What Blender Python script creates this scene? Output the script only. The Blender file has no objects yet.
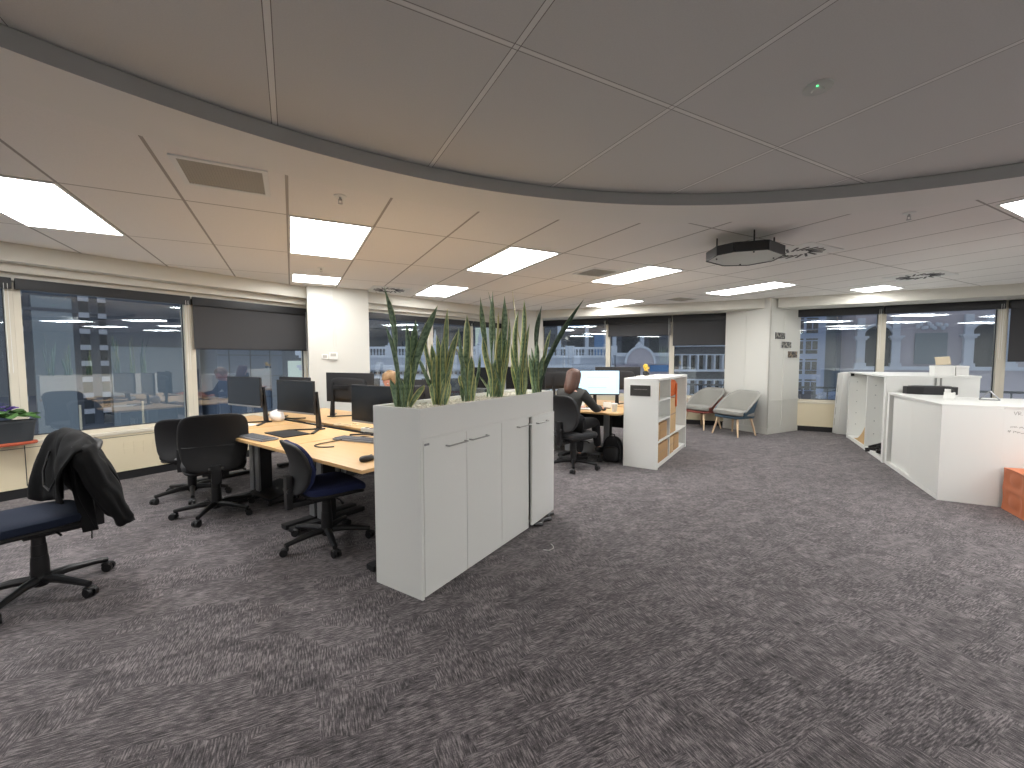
import bpy, bmesh, math, random
from mathutils import Vector, Matrix, Euler
random.seed(11)
C = bpy.context.scene.collection
R_ = math.radians
PI = math.pi

# ------------------------------------------------------------------ helpers
def lin(c):
    c = c / 255.0
    return c / 12.92 if c <= 0.04045 else ((c + 0.055) / 1.055) ** 2.4
def rgb(r, g, b): return (lin(r), lin(g), lin(b), 1.0)

def mat(name, col, rough=0.5, metal=0.0, noise=0.0, nscale=40.0, bump=0.0, bscale=200.0, spec=0.5, coat=0.0, sheen=0.0):
    m = bpy.data.materials.new(name); m.use_nodes = True
    nt = m.node_tree; N = nt.nodes; L = nt.links
    b = N['Principled BSDF']
    b.inputs['Base Color'].default_value = col
    b.inputs['Roughness'].default_value = rough
    b.inputs['Metallic'].default_value = metal
    b.inputs['Specular IOR Level'].default_value = spec
    if coat: b.inputs['Coat Weight'].default_value = coat
    if sheen: b.inputs['Sheen Weight'].default_value = sheen
    if noise or bump:
        tc = N.new('ShaderNodeTexCoord')
    if noise:
        n = N.new('ShaderNodeTexNoise'); n.inputs['Scale'].default_value = nscale; n.inputs['Detail'].default_value = 4
        L.new(tc.outputs['Object'], n.inputs['Vector'])
        mx = N.new('ShaderNodeMix'); mx.data_type = 'RGBA'
        mx.inputs['A'].default_value = tuple(c * (1 - noise) for c in col[:3]) + (1,)
        mx.inputs['B'].default_value = tuple(min(1, c * (1 + noise)) for c in col[:3]) + (1,)
        L.new(n.outputs['Fac'], mx.inputs['Factor']); L.new(mx.outputs['Result'], b.inputs['Base Color'])
    if bump:
        n2 = N.new('ShaderNodeTexNoise'); n2.inputs['Scale'].default_value = bscale; n2.inputs['Detail'].default_value = 3
        L.new(tc.outputs['Object'], n2.inputs['Vector'])
        bp = N.new('ShaderNodeBump'); bp.inputs['Strength'].default_value = bump; bp.inputs['Distance'].default_value = 0.004
        L.new(n2.outputs['Fac'], bp.inputs['Height']); L.new(bp.outputs['Normal'], b.inputs['Normal'])
    return m

def emis(name, col, strength):
    m = bpy.data.materials.new(name); m.use_nodes = True
    nt = m.node_tree; b = nt.nodes['Principled BSDF']
    b.inputs['Base Color'].default_value = col
    b.inputs['Emission Color'].default_value = col
    b.inputs['Emission Strength'].default_value = strength
    return m

class MB:
    """Collects shapes in one bmesh; build() links it as one mesh object."""
    def __init__(s): s.bm = bmesh.new(); s.M = Matrix.Identity(4); s.uvl = None
    def v(s, p): return s.bm.verts.new(s.M @ Vector(p))
    def face(s, vs):
        try: return s.bm.faces.new(vs)
        except ValueError: return None
    def at(s, loc=(0, 0, 0), rot=(0, 0, 0)):
        s.M = Matrix.Translation(loc) @ Euler(rot).to_matrix().to_4x4(); return s
    def box(s, x0, x1, y0, y1, z0, z1, bev=0.0):
        ps = [(x0, y0, z0), (x1, y0, z0), (x1, y1, z0), (x0, y1, z0), (x0, y0, z1), (x1, y0, z1), (x1, y1, z1), (x0, y1, z1)]
        V = [s.v(p) for p in ps]
        F = [s.face([V[i] for i in q]) for q in ((0, 3, 2, 1), (4, 5, 6, 7), (0, 1, 5, 4), (1, 2, 6, 5), (2, 3, 7, 6), (3, 0, 4, 7))]
        if bev > 0:
            es = list({e for f in F for e in f.edges})
            bmesh.ops.bevel(s.bm, geom=es, offset=bev, segments=2, affect='EDGES', profile=0.7)
        return s
    def prism(s, poly, z0, z1, bev=0.0):
        a = [s.v((p[0], p[1], z0)) for p in poly]; b = [s.v((p[0], p[1], z1)) for p in poly]
        n = len(poly); F = [s.face(a[::-1]), s.face(b)]
        for i in range(n): F.append(s.face([a[i], a[(i + 1) % n], b[(i + 1) % n], b[i]]))
        if bev > 0:
            es = list({e for f in F if f for e in f.edges})
            bmesh.ops.bevel(s.bm, geom=es, offset=bev, segments=2, affect='EDGES', profile=0.7)
        return s
    def tube(s, pts, r, n=10, cap=True):
        pts = [Vector(p) for p in pts]
        rs = r if isinstance(r, (list, tuple)) else [r] * len(pts)
        rings = []; up = None
        for i, p in enumerate(pts):
            t = (pts[min(i + 1, len(pts) - 1)] - pts[max(i - 1, 0)])
            if t.length < 1e-9: t = Vector((0, 0, 1))
            t.normalize()
            if up is None: up = t.orthogonal().normalized()
            up = (up - t * up.dot(t)); up = up.normalized() if up.length > 1e-6 else t.orthogonal().normalized()
            w = t.cross(up)
            rings.append([s.v(p + (up * math.cos(2 * PI * k / n) + w * math.sin(2 * PI * k / n)) * rs[i]) for k in range(n)])
        for a, b in zip(rings, rings[1:]):
            for k in range(n): s.face([a[k], a[(k + 1) % n], b[(k + 1) % n], b[k]])
        if cap: s.face(rings[0][::-1]); s.face(rings[-1])
        return s
    def curve(s, pts, r, n=8, k=6):
        P = [Vector(p) for p in pts]; P = [P[0]] + P + [P[-1]]; out = []
        for i in range(1, len(P) - 2):
            a, b, c, d = P[i - 1:i + 3]
            for j in range(k):
                t = j / k; out.append(0.5 * ((2 * b) + (c - a) * t + (2 * a - 5 * b + 4 * c - d) * t * t + (3 * b - a - 3 * c + d) * t ** 3))
        return s.tube(out + [P[-2]], r, n)
    def lathe(s, prof, n=20, cx=0, cy=0):
        rings = []
        for (r, z) in prof:
            rings.append([s.v((cx + r * math.cos(2 * PI * k / n), cy + r * math.sin(2 * PI * k / n), z)) for k in range(n)])
        for a, b in zip(rings, rings[1:]):
            for k in range(n): s.face([a[k], a[(k + 1) % n], b[(k + 1) % n], b[k]])
        s.face(rings[0][::-1]); s.face(rings[-1])
        return s
    def sup(s, a, b, c, e1=0.4, e2=0.4, nu=20, nv=12, cen=(0, 0, 0), fn=None):
        """Superellipsoid (a rounded cushion); fn deforms each point."""
        def pw(x, e): return math.copysign(abs(x) ** e, x)
        rows = []
        for j in range(nv + 1):
            ph = -PI / 2 + PI * j / nv
            row = []
            for i in range(nu):
                th = 2 * PI * i / nu
                p = [a * pw(math.cos(ph), e1) * pw(math.cos(th), e2), b * pw(math.cos(ph), e1) * pw(math.sin(th), e2), c * pw(math.sin(ph), e1)]
                if fn: p = fn(*p)
                row.append((p[0] + cen[0], p[1] + cen[1], p[2] + cen[2]))
            rows.append(row)
        bot = s.v(tuple(sum(q[k] for q in rows[0]) / nu for k in range(3)))
        top = s.v(tuple(sum(q[k] for q in rows[-1]) / nu for k in range(3)))
        R = [[s.v(p) for p in row] for row in rows[1:-1]]
        for A, B in zip(R, R[1:]):
            for k in range(nu): s.face([A[k], A[(k + 1) % nu], B[(k + 1) % nu], B[k]])
        for k in range(nu):
            s.face([bot, R[0][(k + 1) % nu], R[0][k]]); s.face([top, R[-1][k], R[-1][(k + 1) % nu]])
        return s
    def grid(s, fn, nu, nv, thick=None):
        """Surface fn(u, v); thick = offset vector function for a closed sheet."""
        A = [[s.v(fn(i / nu, j / nv)) for j in range(nv + 1)] for i in range(nu + 1)]
        for i in range(nu):
            for j in range(nv): s.face([A[i][j], A[i + 1][j], A[i + 1][j + 1], A[i][j + 1]])
        return s
    def add(s, me):
        n0 = len(s.bm.verts); s.bm.from_mesh(me); s.bm.verts.ensure_lookup_table()
        for v in s.bm.verts[n0:]: v.co = s.M @ v.co
        return s
    def build(s, name, m, parent=None, smooth=True, ang=35):
        me = bpy.data.meshes.new(name)
        bmesh.ops.recalc_face_normals(s.bm, faces=s.bm.faces)
        s.bm.to_mesh(me); s.bm.free()
        ms = m if isinstance(m, (list, tuple)) else [m]
        for q in ms: me.materials.append(q)
        if smooth:
            me.shade_smooth()
            try: me.set_sharp_from_angle(angle=R_(ang))
            except Exception: pass
        o = bpy.data.objects.new(name, me); C.objects.link(o)
        if parent is not None: o.parent = parent
        return o

def tag(o, label=None, cat=None, group=None, kind=None):
    if label: o['label'] = label
    if cat: o['category'] = cat
    if group: o['group'] = group
    if kind: o['kind'] = kind
    return o
def thing(name, label, cat, loc=(0, 0, 0), rz=0.0, group=None):
    o = bpy.data.objects.new(name, None); C.objects.link(o)
    o.location = loc; o.rotation_euler = (0, 0, rz); o.empty_display_size = 0.1
    return tag(o, label, cat, group)
def struct(o, label=None):
    o['kind'] = 'structure'
    if label: o['label'] = label
    return o
def copy_tree(o, parent=None):
    c = o.copy(); C.objects.link(c); c.parent = parent
    for ch in [x for x in KIDS.get(o.name, [])]: copy_tree(ch, c)
    return c
KIDS = {}
def index_kids(o):
    for x in list(C.objects):
        if x.parent == o:
            if x not in KIDS.setdefault(o.name, []): KIDS[o.name].append(x)
            index_kids(x)
def dup(root, loc, rz, label, group=None):
    if root.name not in KIDS: index_kids(root)
    c = copy_tree(root); c.location = loc; c.rotation_euler = (0, 0, rz); c['label'] = label
    if group: c['group'] = group
    return c
def solid(o, t, off=-1):
    md = o.modifiers.new('thickness', 'SOLIDIFY'); md.thickness = t; md.offset = off
    return o
def skin_mesh(V, E, Rr, sub=2, root=0):
    """One continuous tapered surface grown over a skeleton."""
    me = bpy.data.meshes.new('skel'); me.from_pydata([tuple(v) for v in V], E, [])
    o = bpy.data.objects.new('skel', me); C.objects.link(o)
    md = o.modifiers.new('s', 'SKIN'); md.use_smooth_shade = True
    sv = me.skin_vertices[0].data
    for i, r in enumerate(Rr):
        sv[i].radius = (r, r) if not isinstance(r, tuple) else r
        sv[i].use_root = (i == root)
    s2 = o.modifiers.new('d', 'SUBSURF'); s2.levels = sub; s2.render_levels = sub
    dg = bpy.context.evaluated_depsgraph_get(); dg.update()
    out = bpy.data.meshes.new_from_object(o.evaluated_get(dg))
    bpy.data.objects.remove(o); bpy.data.meshes.remove(me)
    return out

# ------------------------------------------------------------------ frame of the place (metres, camera above the origin)
HC = 1.4136                    # lens height
ZL = 2.5336                    # ceiling
ZR = ZL + 0.085                # raised round ceiling
YAW = 0.4823                   # ceiling grid direction
U = Vector((math.cos(YAW), math.sin(YAW))); V = Vector((-math.sin(YAW), math.cos(YAW)))
TA = 0.644                     # ceiling tile width, length is twice that
GO = (-1.2823, 3.7500)
def grid_xy(u, v): p = U * (GO[0] + TA * u) + V * (GO[1] + 2 * TA * v); return (p.x, p.y)
RC = Vector((1.276, -0.719)); RR = 3.851; RB = 4.255   # round recess, its plaster margin

# ------------------------------------------------------------------ materials
M = {}
M['white_lam'] = mat('white_laminate', rgb(238, 239, 235), 0.42)
M['white_lam2'] = mat('white_laminate_grey', rgb(206, 208, 203), 0.45)
M['paint'] = mat('wall_paint', rgb(214, 213, 206), 0.7, bump=0.05, bscale=120)
M['cream'] = mat('cream_panel', rgb(221, 209, 180), 0.6)
M['plaster'] = mat('ceiling_plaster', rgb(240, 238, 233), 0.85)
M['fascia'] = mat('bulkhead_paint', rgb(216, 213, 203), 0.75)
M['black_rub'] = mat('black_skirting', rgb(26, 26, 29), 0.6)
M['alu'] = mat('window_aluminium', rgb(214, 207, 190), 0.45)
M['alu_dark'] = mat('dark_gasket', rgb(40, 44, 50), 0.5)
M['blind'] = mat('blind_fabric', rgb(66, 66, 68), 0.85, bump=0.1, bscale=900)
M['blind_case'] = mat('blind_cassette', rgb(34, 35, 38), 0.5)
M['black_pl'] = mat('black_plastic', rgb(24, 24, 26), 0.42)
M['black_soft'] = mat('black_soft_plastic', rgb(32, 32, 34), 0.6)
M['black_fab'] = mat('black_fabric', rgb(35, 35, 38), 0.95, noise=0.25, nscale=300, bump=0.2, bscale=700)
M['grey_fab'] = mat('charcoal_fabric', rgb(62, 63, 66), 0.9, noise=0.15, nscale=300, bump=0.2, bscale=700)
M['navy_fab'] = mat('navy_fabric', rgb(24, 34, 54), 0.95, noise=0.25, nscale=350, bump=0.2, bscale=700)
M['blue_fab'] = mat('blue_fabric', rgb(34, 43, 82), 0.95, noise=0.25, nscale=350, bump=0.2, bscale=700)
M['screen'] = mat('dark_screen', rgb(22, 24, 27), 0.22, spec=0.5)
M['chrome'] = mat('brushed_steel', rgb(180, 180, 178), 0.28, 1.0)
M['silver'] = mat('silver_paint', rgb(150, 152, 154), 0.4, 0.6)
M['key'] = mat('keyboard_grey', rgb(128, 130, 136), 0.6)
M['white_pl'] = mat('white_plastic', rgb(236, 236, 232), 0.4)
M['paper'] = mat('white_paper', rgb(235, 234, 228), 0.8)
M['card'] = mat('cardboard', rgb(186, 150, 108), 0.85, noise=0.08, nscale=20)
M['card2'] = mat('pale_cardboard', rgb(205, 172, 128), 0.85, noise=0.08, nscale=20)
M['tape'] = mat('brown_tape', rgb(150, 112, 70), 0.35)
M['orange'] = mat('orange_cloth', rgb(214, 108, 50), 0.8)
M['rust'] = mat('orange_vinyl', rgb(200, 118, 80), 0.55, noise=0.06, nscale=8)
M['terra'] = mat('terracotta', rgb(170, 78, 48), 0.7)
M['pot'] = mat('dark_pot', rgb(52, 56, 60), 0.55)
M['vent_d'] = mat('key_grey', rgb(92, 94, 100), 0.6)
M['soil'] = mat('soil', rgb(40, 32, 26), 0.95, noise=0.3, nscale=80)
M['leafv'] = mat('violet_leaf', rgb(74, 112, 56), 0.6, noise=0.3, nscale=60)
M['violet'] = mat('violet_petal', rgb(92, 60, 150), 0.6)
M['skin'] = mat('skin', rgb(226, 172, 150), 0.5, noise=0.06, nscale=15)
M['skin2'] = mat('skin_pink', rgb(224, 160, 144), 0.5, noise=0.08, nscale=15)
M['eye'] = mat('eye', rgb(235, 235, 232), 0.2)
M['iris'] = mat('iris', rgb(45, 40, 38), 0.2)
M['lip'] = mat('lip', rgb(180, 100, 92), 0.5)
M['hair_b'] = mat('brown_hair', rgb(84, 54, 44), 0.5, noise=0.35, nscale=60)
M['hair_l'] = mat('light_brown_hair', rgb(150, 116, 80), 0.55, noise=0.3, nscale=60)
def hair_mat(name, c1, c2):
    m = mat(name, c1, 0.45); nt = m.node_tree; N = nt.nodes; L = nt.links; b = N['Principled BSDF']
    tc = N.new('ShaderNodeTexCoord'); mp = N.new('ShaderNodeMapping'); mp.inputs['Scale'].default_value = (150, 150, 7); L.new(tc.outputs['Object'], mp.inputs['Vector'])
    n = N.new('ShaderNodeTexNoise'); n.inputs['Scale'].default_value = 1; n.inputs['Detail'].default_value = 3; L.new(mp.outputs[0], n.inputs['Vector'])
    mx = N.new('ShaderNodeMix'); mx.data_type = 'RGBA'; mx.inputs['A'].default_value = c1; mx.inputs['B'].default_value = c2
    L.new(n.outputs['Fac'], mx.inputs['Factor']); L.new(mx.outputs['Result'], b.inputs['Base Color'])
    bp = N.new('ShaderNodeBump'); bp.inputs['Strength'].default_value = 0.7; bp.inputs['Distance'].default_value = 0.006; L.new(n.outputs['Fac'], bp.inputs['Height']); L.new(bp.outputs['Normal'], b.inputs['Normal'])
    return m
M['hair_b'] = hair_mat('brown_hair', rgb(52, 34, 28), rgb(112, 78, 64)); M['hair_l'] = hair_mat('light_brown_hair', rgb(112, 84, 54), rgb(176, 142, 102))
M['top_d'] = mat('dark_grey_top', rgb(62, 62, 60), 0.9, noise=0.12, nscale=90)
M['trous'] = mat('black_trousers', rgb(24, 24, 27), 0.9)
M['shirt'] = mat('dark_blue_shirt', rgb(46, 58, 84), 0.9)
M['shoe'] = mat('black_shoe', rgb(20, 20, 22), 0.4)
M['felt'] = mat('grey_felt', rgb(150, 149, 143), 0.95, noise=0.12, nscale=120, bump=0.2, bscale=500)
M['sh_red'] = mat('brick_red_shell', rgb(150, 84, 74), 0.85, noise=0.08, nscale=100)
M['sh_blue'] = mat('slate_blue_shell', rgb(70, 92, 108), 0.85, noise=0.08, nscale=100)
M['vent'] = mat('vent_grey', rgb(182, 180, 172), 0.8)
M['jacket'] = mat('black_jacket_cloth', rgb(16, 16, 18), 0.8, bump=1.0, bscale=20, spec=0.3)
M['wedge'] = mat('plywood_piece', rgb(214, 180, 130), 0.6, noise=0.08, nscale=12)
M['beige'] = mat('beige_paper', rgb(222, 208, 180), 0.7)
M['redbag'] = mat('white_bag', rgb(228, 224, 224), 0.5)
M['yellow'] = mat('yellow_toy', rgb(232, 190, 70), 0.6)
M['ink'] = mat('pencil_ink', rgb(120, 118, 112), 0.8)
M['sign_fr'] = mat('sign_frame_white', rgb(238, 238, 234), 0.5)

def floor_mat():
    m = bpy.data.materials.new('carpet_weave'); m.use_nodes = True
    nt = m.node_tree; N = nt.nodes; L = nt.links; b = N['Principled BSDF']
    b.inputs['Roughness'].default_value = 0.95; b.inputs['Specular IOR Level'].default_value = 0.15; b.inputs['Sheen Weight'].default_value = 0.16; b.inputs['Sheen Roughness'].default_value = 0.5
    tc = N.new('ShaderNodeTexCoord')
    def mapped(rot, sc):
        mp = N.new('ShaderNodeMapping'); mp.vector_type = 'TEXTURE'; mp.inputs['Rotation'].default_value = (0, 0, -rot); mp.inputs['Scale'].default_value = (1 / sc[0], 1 / sc[1], 1)
        L.new(tc.outputs['Object'], mp.inputs['Vector']); return mp.outputs['Vector']
    def noise(vec, scale, det, rough=0.6):
        n = N.new('ShaderNodeTexNoise'); n.inputs['Scale'].default_value = scale; n.inputs['Detail'].default_value = det
        n.inputs['Roughness'].default_value = rough; L.new(vec, n.inputs['Vector']); return n.outputs['Fac']
    def math_(op, a, b_):
        q = N.new('ShaderNodeMath'); q.operation = op
        for i, x in enumerate((a, b_)):
            if isinstance(x, (int, float)): q.inputs[i].default_value = x
            else: L.new(x, q.inputs[i])
        return q.outputs[0]
    A = 0.436
    s1 = noise(mapped(-A, (20, 165, 1)), 1.0, 2)          # ribs one way
    s2 = noise(mapped(-A, (165, 20, 1)), 1.0, 2)          # ribs the other way
    s3 = noise(mapped(-A, (240, 260, 1)), 1.0, 1)         # loop pile
    blot = noise(mapped(-A, (8, 12, 1)), 1.0, 5, 0.68)    # worn blotches
    dash = noise(mapped(-A, (4.0, 45, 1)), 1.0, 3)        # long pale dashes
    vo = N.new('ShaderNodeTexVoronoi'); vo.distance = 'CHEBYCHEV'; vo.inputs['Randomness'].default_value = 0.85; vo.inputs['Scale'].default_value = 1.0
    L.new(mapped(-A, (4.2, 6.5, 1)), vo.inputs['Vector'])
    sc_ = N.new('ShaderNodeSeparateColor'); L.new(vo.outputs['Color'], sc_.inputs[0])
    gt = math_('GREATER_THAN', math_('ADD', sc_.outputs[0], math_('MULTIPLY', blot, 0.5)), 0.75)
    mx = N.new('ShaderNodeMix'); mx.data_type = 'FLOAT'
    L.new(gt, mx.inputs['Factor']); L.new(s1, mx.inputs['A']); L.new(s2, mx.inputs['B'])
    t = math_('MULTIPLY', mx.outputs['Result'], 0.54)
    t = math_('ADD', t, math_('MULTIPLY', s3, 0.16))
    t = math_('ADD', t, math_('MULTIPLY', blot, 0.23))
    t = math_('ADD', t, math_('MULTIPLY', dash, 0.10))
    t = math_('ADD', t, math_('MULTIPLY', sc_.outputs[1], 0.035))
    cr = N.new('ShaderNodeValToRGB'); e = cr.color_ramp.elements
    e[0].position = 0.40; e[0].color = rgb(40, 37, 39)
    e[1].position = 0.66; e[1].color = rgb(148, 140, 141)
    e.new(0.52).color = rgb(85, 80, 82)
    L.new(t, cr.inputs['Fac']); L.new(cr.outputs['Color'], b.inputs['Base Color'])
    bp = N.new('ShaderNodeBump'); bp.inputs['Strength'].default_value = 0.5; bp.inputs['Distance'].default_value = 0.004
    L.new(t, bp.inputs['Height']); L.new(bp.outputs['Normal'], b.inputs['Normal'])
    return m
M['carpet'] = floor_mat()

def tile_mat(name, ox, oy, w, h, col, line, lw, edge=None):
    """Ceiling tiles: a grid turned with the ceiling, fine flecks on the tile."""
    m = bpy.data.materials.new(name); m.use_nodes = True
    nt = m.node_tree; N = nt.nodes; L = nt.links; b = N['Principled BSDF']; b.inputs['Roughness'].default_value = 0.9
    b.inputs['Specular IOR Level'].default_value = 0.2
    tc = N.new('ShaderNodeTexCoord')
    mp = N.new('ShaderNodeMapping'); mp.vector_type = 'POINT'; mp.inputs['Rotation'].default_value = (0, 0, -YAW)
    mp.inputs['Location'].default_value = (-ox, -oy, 0)
    L.new(tc.outputs['Object'], mp.inputs['Vector'])
    sx = N.new('ShaderNodeSeparateXYZ'); L.new(mp.outputs['Vector'], sx.inputs[0])
    def M1(op, a, b_=None):
        q = N.new('ShaderNodeMath'); q.operation = op
        for i, x in enumerate((a, b_)):
            if x is None: continue
            if isinstance(x, (int, float)): q.inputs[i].default_value = x
            else: L.new(x, q.inputs[i])
        return q.outputs[0]
    def dist(o, per): return M1('PINGPONG', o, per / 2.0)
    dx = dist(sx.outputs['X'], w); dy = dist(sx.outputs['Y'], h)
    wide = M1('LESS_THAN', dx, lw); fine = M1('LESS_THAN', dy, lw * 0.75)
    ln = M1('MAXIMUM', wide, fine)
    n = N.new('ShaderNodeTexNoise'); n.inputs['Scale'].default_value = 160; n.inputs['Detail'].default_value = 3
    L.new(tc.outputs['Object'], n.inputs['Vector'])
    mx0 = N.new('ShaderNodeMix'); mx0.data_type = 'RGBA'
    mx0.inputs['A'].default_value = tuple(c * 0.93 for c in col[:3]) + (1,); mx0.inputs['B'].default_value = tuple(min(1, c * 1.05) for c in col[:3]) + (1,)
    L.new(n.outputs['Fac'], mx0.inputs['Factor'])
    mx = N.new('ShaderNodeMix'); mx.data_type = 'RGBA'; mx.inputs['B'].default_value = line
    L.new(ln, mx.inputs['Factor']); L.new(mx0.outputs['Result'], mx.inputs['A'])
    res = mx.outputs['Result']
    if edge:
        def ring(d_, wd): return M1('MULTIPLY', M1('GREATER_THAN', d_, wd), M1('LESS_THAN', d_, wd + 0.0035))
        rg = M1('MAXIMUM', ring(dx, lw), ring(dy, lw))
        mx2 = N.new('ShaderNodeMix'); mx2.data_type = 'RGBA'; mx2.inputs['B'].default_value = edge
        L.new(rg, mx2.inputs['Factor']); L.new(res, mx2.inputs['A']); res = mx2.outputs['Result']
    L.new(res, b.inputs['Base Color'])
    bp = N.new('ShaderNodeBump'); bp.inputs['Strength'].default_value = 0.6; bp.inputs['Distance'].default_value = 0.006; bp.invert = True
    L.new(ln, bp.inputs['Height']); L.new(bp.outputs['Normal'], b.inputs['Normal'])
    return m
M['tiles'] = tile_mat('ceiling_tiles', GO[0], GO[1], TA, 2 * TA, rgb(243, 240, 236), rgb(176, 171, 165), 0.009)
M['tiles_r'] = tile_mat('raised_ceiling_tiles', 0.805, 1.497, 0.846, 2.4, rgb(226, 225, 222), rgb(244, 243, 240), 0.0115, rgb(150, 147, 142))

def wood_mat(name, c1, c2, rough=0.4):
    m = bpy.data.materials.new(name); m.use_nodes = True
    nt = m.node_tree; N = nt.nodes; L = nt.links; b = N['Principled BSDF']; b.inputs['Roughness'].default_value = rough
    tc = N.new('ShaderNodeTexCoord'); mp = N.new('ShaderNodeMapping'); mp.inputs['Scale'].default_value = (2.0, 34, 34)
    L.new(tc.outputs['Object'], mp.inputs['Vector'])
    n = N.new('ShaderNodeTexNoise'); n.inputs['Scale'].default_value = 1; n.inputs['Detail'].default_value = 5; n.inputs['Distortion'].default_value = 0.3
    L.new(mp.outputs[0], n.inputs['Vector'])
    mx = N.new('ShaderNodeMix'); mx.data_type = 'RGBA'; mx.inputs['A'].default_value = c1; mx.inputs['B'].default_value = c2
    L.new(n.outputs['Fac'], mx.inputs['Factor']); L.new(mx.outputs['Result'], b.inputs['Base Color'])
    return m
M['beech'] = wood_mat('beech_laminate', rgb(202, 160, 108), rgb(218, 180, 128), 0.42)
M['beech_edge'] = wood_mat('beech_edge', rgb(176, 134, 86), rgb(194, 152, 102), 0.5)
M['ash'] = wood_mat('ash_legs', rgb(216, 186, 148), rgb(232, 206, 172), 0.5)

def leaf_mat(name, edge, dark, mid, edge_w):
    m = bpy.data.materials.new(name); m.use_nodes = True
    nt = m.node_tree; N = nt.nodes; L = nt.links; b = N['Principled BSDF']; b.inputs['Roughness'].default_value = 0.38
    uv = N.new('ShaderNodeUVMap'); sp = N.new('ShaderNodeSeparateXYZ'); L.new(uv.outputs[0], sp.inputs[0])
    mp = N.new('ShaderNodeMapping'); mp.inputs['Scale'].default_value = (1.5, 26, 1); L.new(uv.outputs[0], mp.inputs['Vector'])
    n = N.new('ShaderNodeTexNoise'); n.inputs['Scale'].default_value = 1.4; n.inputs['Detail'].default_value = 4; L.new(mp.outputs[0], n.inputs['Vector'])
    cr = N.new('ShaderNodeValToRGB'); cr.color_ramp.elements[0].position = 0.38; cr.color_ramp.elements[0].color = dark
    cr.color_ramp.elements[1].position = 0.62; cr.color_ramp.elements[1].color = mid
    L.new(n.outputs['Fac'], cr.inputs['Fac'])
    a = N.new('ShaderNodeMath'); a.operation = 'PINGPONG'; a.inputs[1].default_value = 0.5; L.new(sp.outputs['X'], a.inputs[0])
    lt = N.new('ShaderNodeMath'); lt.operation = 'LESS_THAN'; lt.inputs[1].default_value = edge_w; L.new(a.outputs[0], lt.inputs[0])
    mx = N.new('ShaderNodeMix'); mx.data_type = 'RGBA'; mx.inputs['B'].default_value = edge
    L.new(lt.outputs[0], mx.inputs['Factor']); L.new(cr.outputs['Color'], mx.inputs['A']); L.new(mx.outputs['Result'], b.inputs['Base Color'])
    return m
M['leaf_v'] = leaf_mat('variegated_leaf', rgb(222, 220, 152), rgb(84, 110, 76), rgb(150, 170, 126), 0.17)
M['leaf_p'] = leaf_mat('banded_leaf', rgb(176, 190, 128), rgb(78, 104, 78), rgb(140, 164, 132), 0.07)
M['leaf_d'] = leaf_mat('dark_leaf', rgb(104, 126, 92), rgb(40, 60, 44), rgb(72, 96, 72), 0.05)
M['leaf_y'] = leaf_mat('dry_leaf', rgb(206, 194, 140), rgb(150, 150, 96), rgb(190, 184, 130), 0.3)

def gravel_mat():
    m = bpy.data.materials.new('white_pebbles'); m.use_nodes = True
    nt = m.node_tree; N = nt.nodes; L = nt.links; b = N['Principled BSDF']; b.inputs['Roughness'].default_value = 0.8
    tc = N.new('ShaderNodeTexCoord'); vo = N.new('ShaderNodeTexVoronoi'); vo.inputs['Scale'].default_value = 60
    L.new(tc.outputs['Object'], vo.inputs['Vector'])
    sp = N.new('ShaderNodeSeparateColor'); L.new(vo.outputs['Color'], sp.inputs[0])
    cr = N.new('ShaderNodeValToRGB'); cr.color_ramp.elements[0].color = rgb(176, 172, 156); cr.color_ramp.elements[1].color = rgb(236, 232, 220)
    L.new(sp.outputs[0], cr.inputs['Fac'])
    L.new(cr.outputs['Color'], b.inputs['Base Color'])
    return m
M['gravel'] = gravel_mat()

def glass_mat():
    m = bpy.data.materials.new('window_glass'); m.use_nodes = True
    nt = m.node_tree; N = nt.nodes; L = nt.links; N.remove(N['Principled BSDF']); out = N['Material Output']
    g = N.new('ShaderNodeNewGeometry'); d = N.new('ShaderNodeVectorMath'); d.operation = 'DOT_PRODUCT'
    L.new(g.outputs['Normal'], d.inputs[0]); L.new(g.outputs['Incoming'], d.inputs[1])
    def M1(op, a, b_=None):
        q = N.new('ShaderNodeMath'); q.operation = op
        for i, x in enumerate((a, b_)):
            if x is None: continue
            if isinstance(x, (int, float)): q.inputs[i].default_value = x
            else: L.new(x, q.inputs[i])
        return q.outputs[0]
    c = M1('ABSOLUTE', d.outputs['Value']); k = M1('POWER', M1('SUBTRACT', 1.0, c), 5.0)
    f = M1('ADD', M1('MULTIPLY', k, 0.80), 0.13)
    tr = N.new('ShaderNodeBsdfTransparent'); tr.inputs['Color'].default_value = (0.90, 0.93, 0.95, 1)
    gl = N.new('ShaderNodeBsdfGlossy'); gl.inputs['Roughness'].default_value = 0.0; gl.inputs['Color'].default_value = (0.92, 0.97, 1.0, 1)
    mx = N.new('ShaderNodeMixShader'); L.new(f, mx.inputs['Fac']); L.new(tr.outputs[0], mx.inputs[1]); L.new(gl.outputs[0], mx.inputs[2])
    L.new(mx.outputs[0], out.inputs['Surface'])
    return m
M['glass'] = glass_mat()
M['lamp'] = emis('led_diffuser', (1.0, 0.995, 0.98, 1), 19.0)
M['scr_on'] = emis('lit_screen', rgb(178, 216, 236), 0.85)
M['scr_line'] = emis('screen_text', rgb(120, 160, 190), 0.6)
M['led_g'] = emis('green_led', (0.1, 1.0, 0.3, 1), 2.0)

# ------------------------------------------------------------------ the room
def facade(px, py, deg):
    d = Vector((math.cos(R_(deg)), math.sin(R_(deg)))); n = Vector((-d.y, d.x))
    return Vector((px, py)), d, n       # origin, direction (left to right), outward normal
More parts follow.
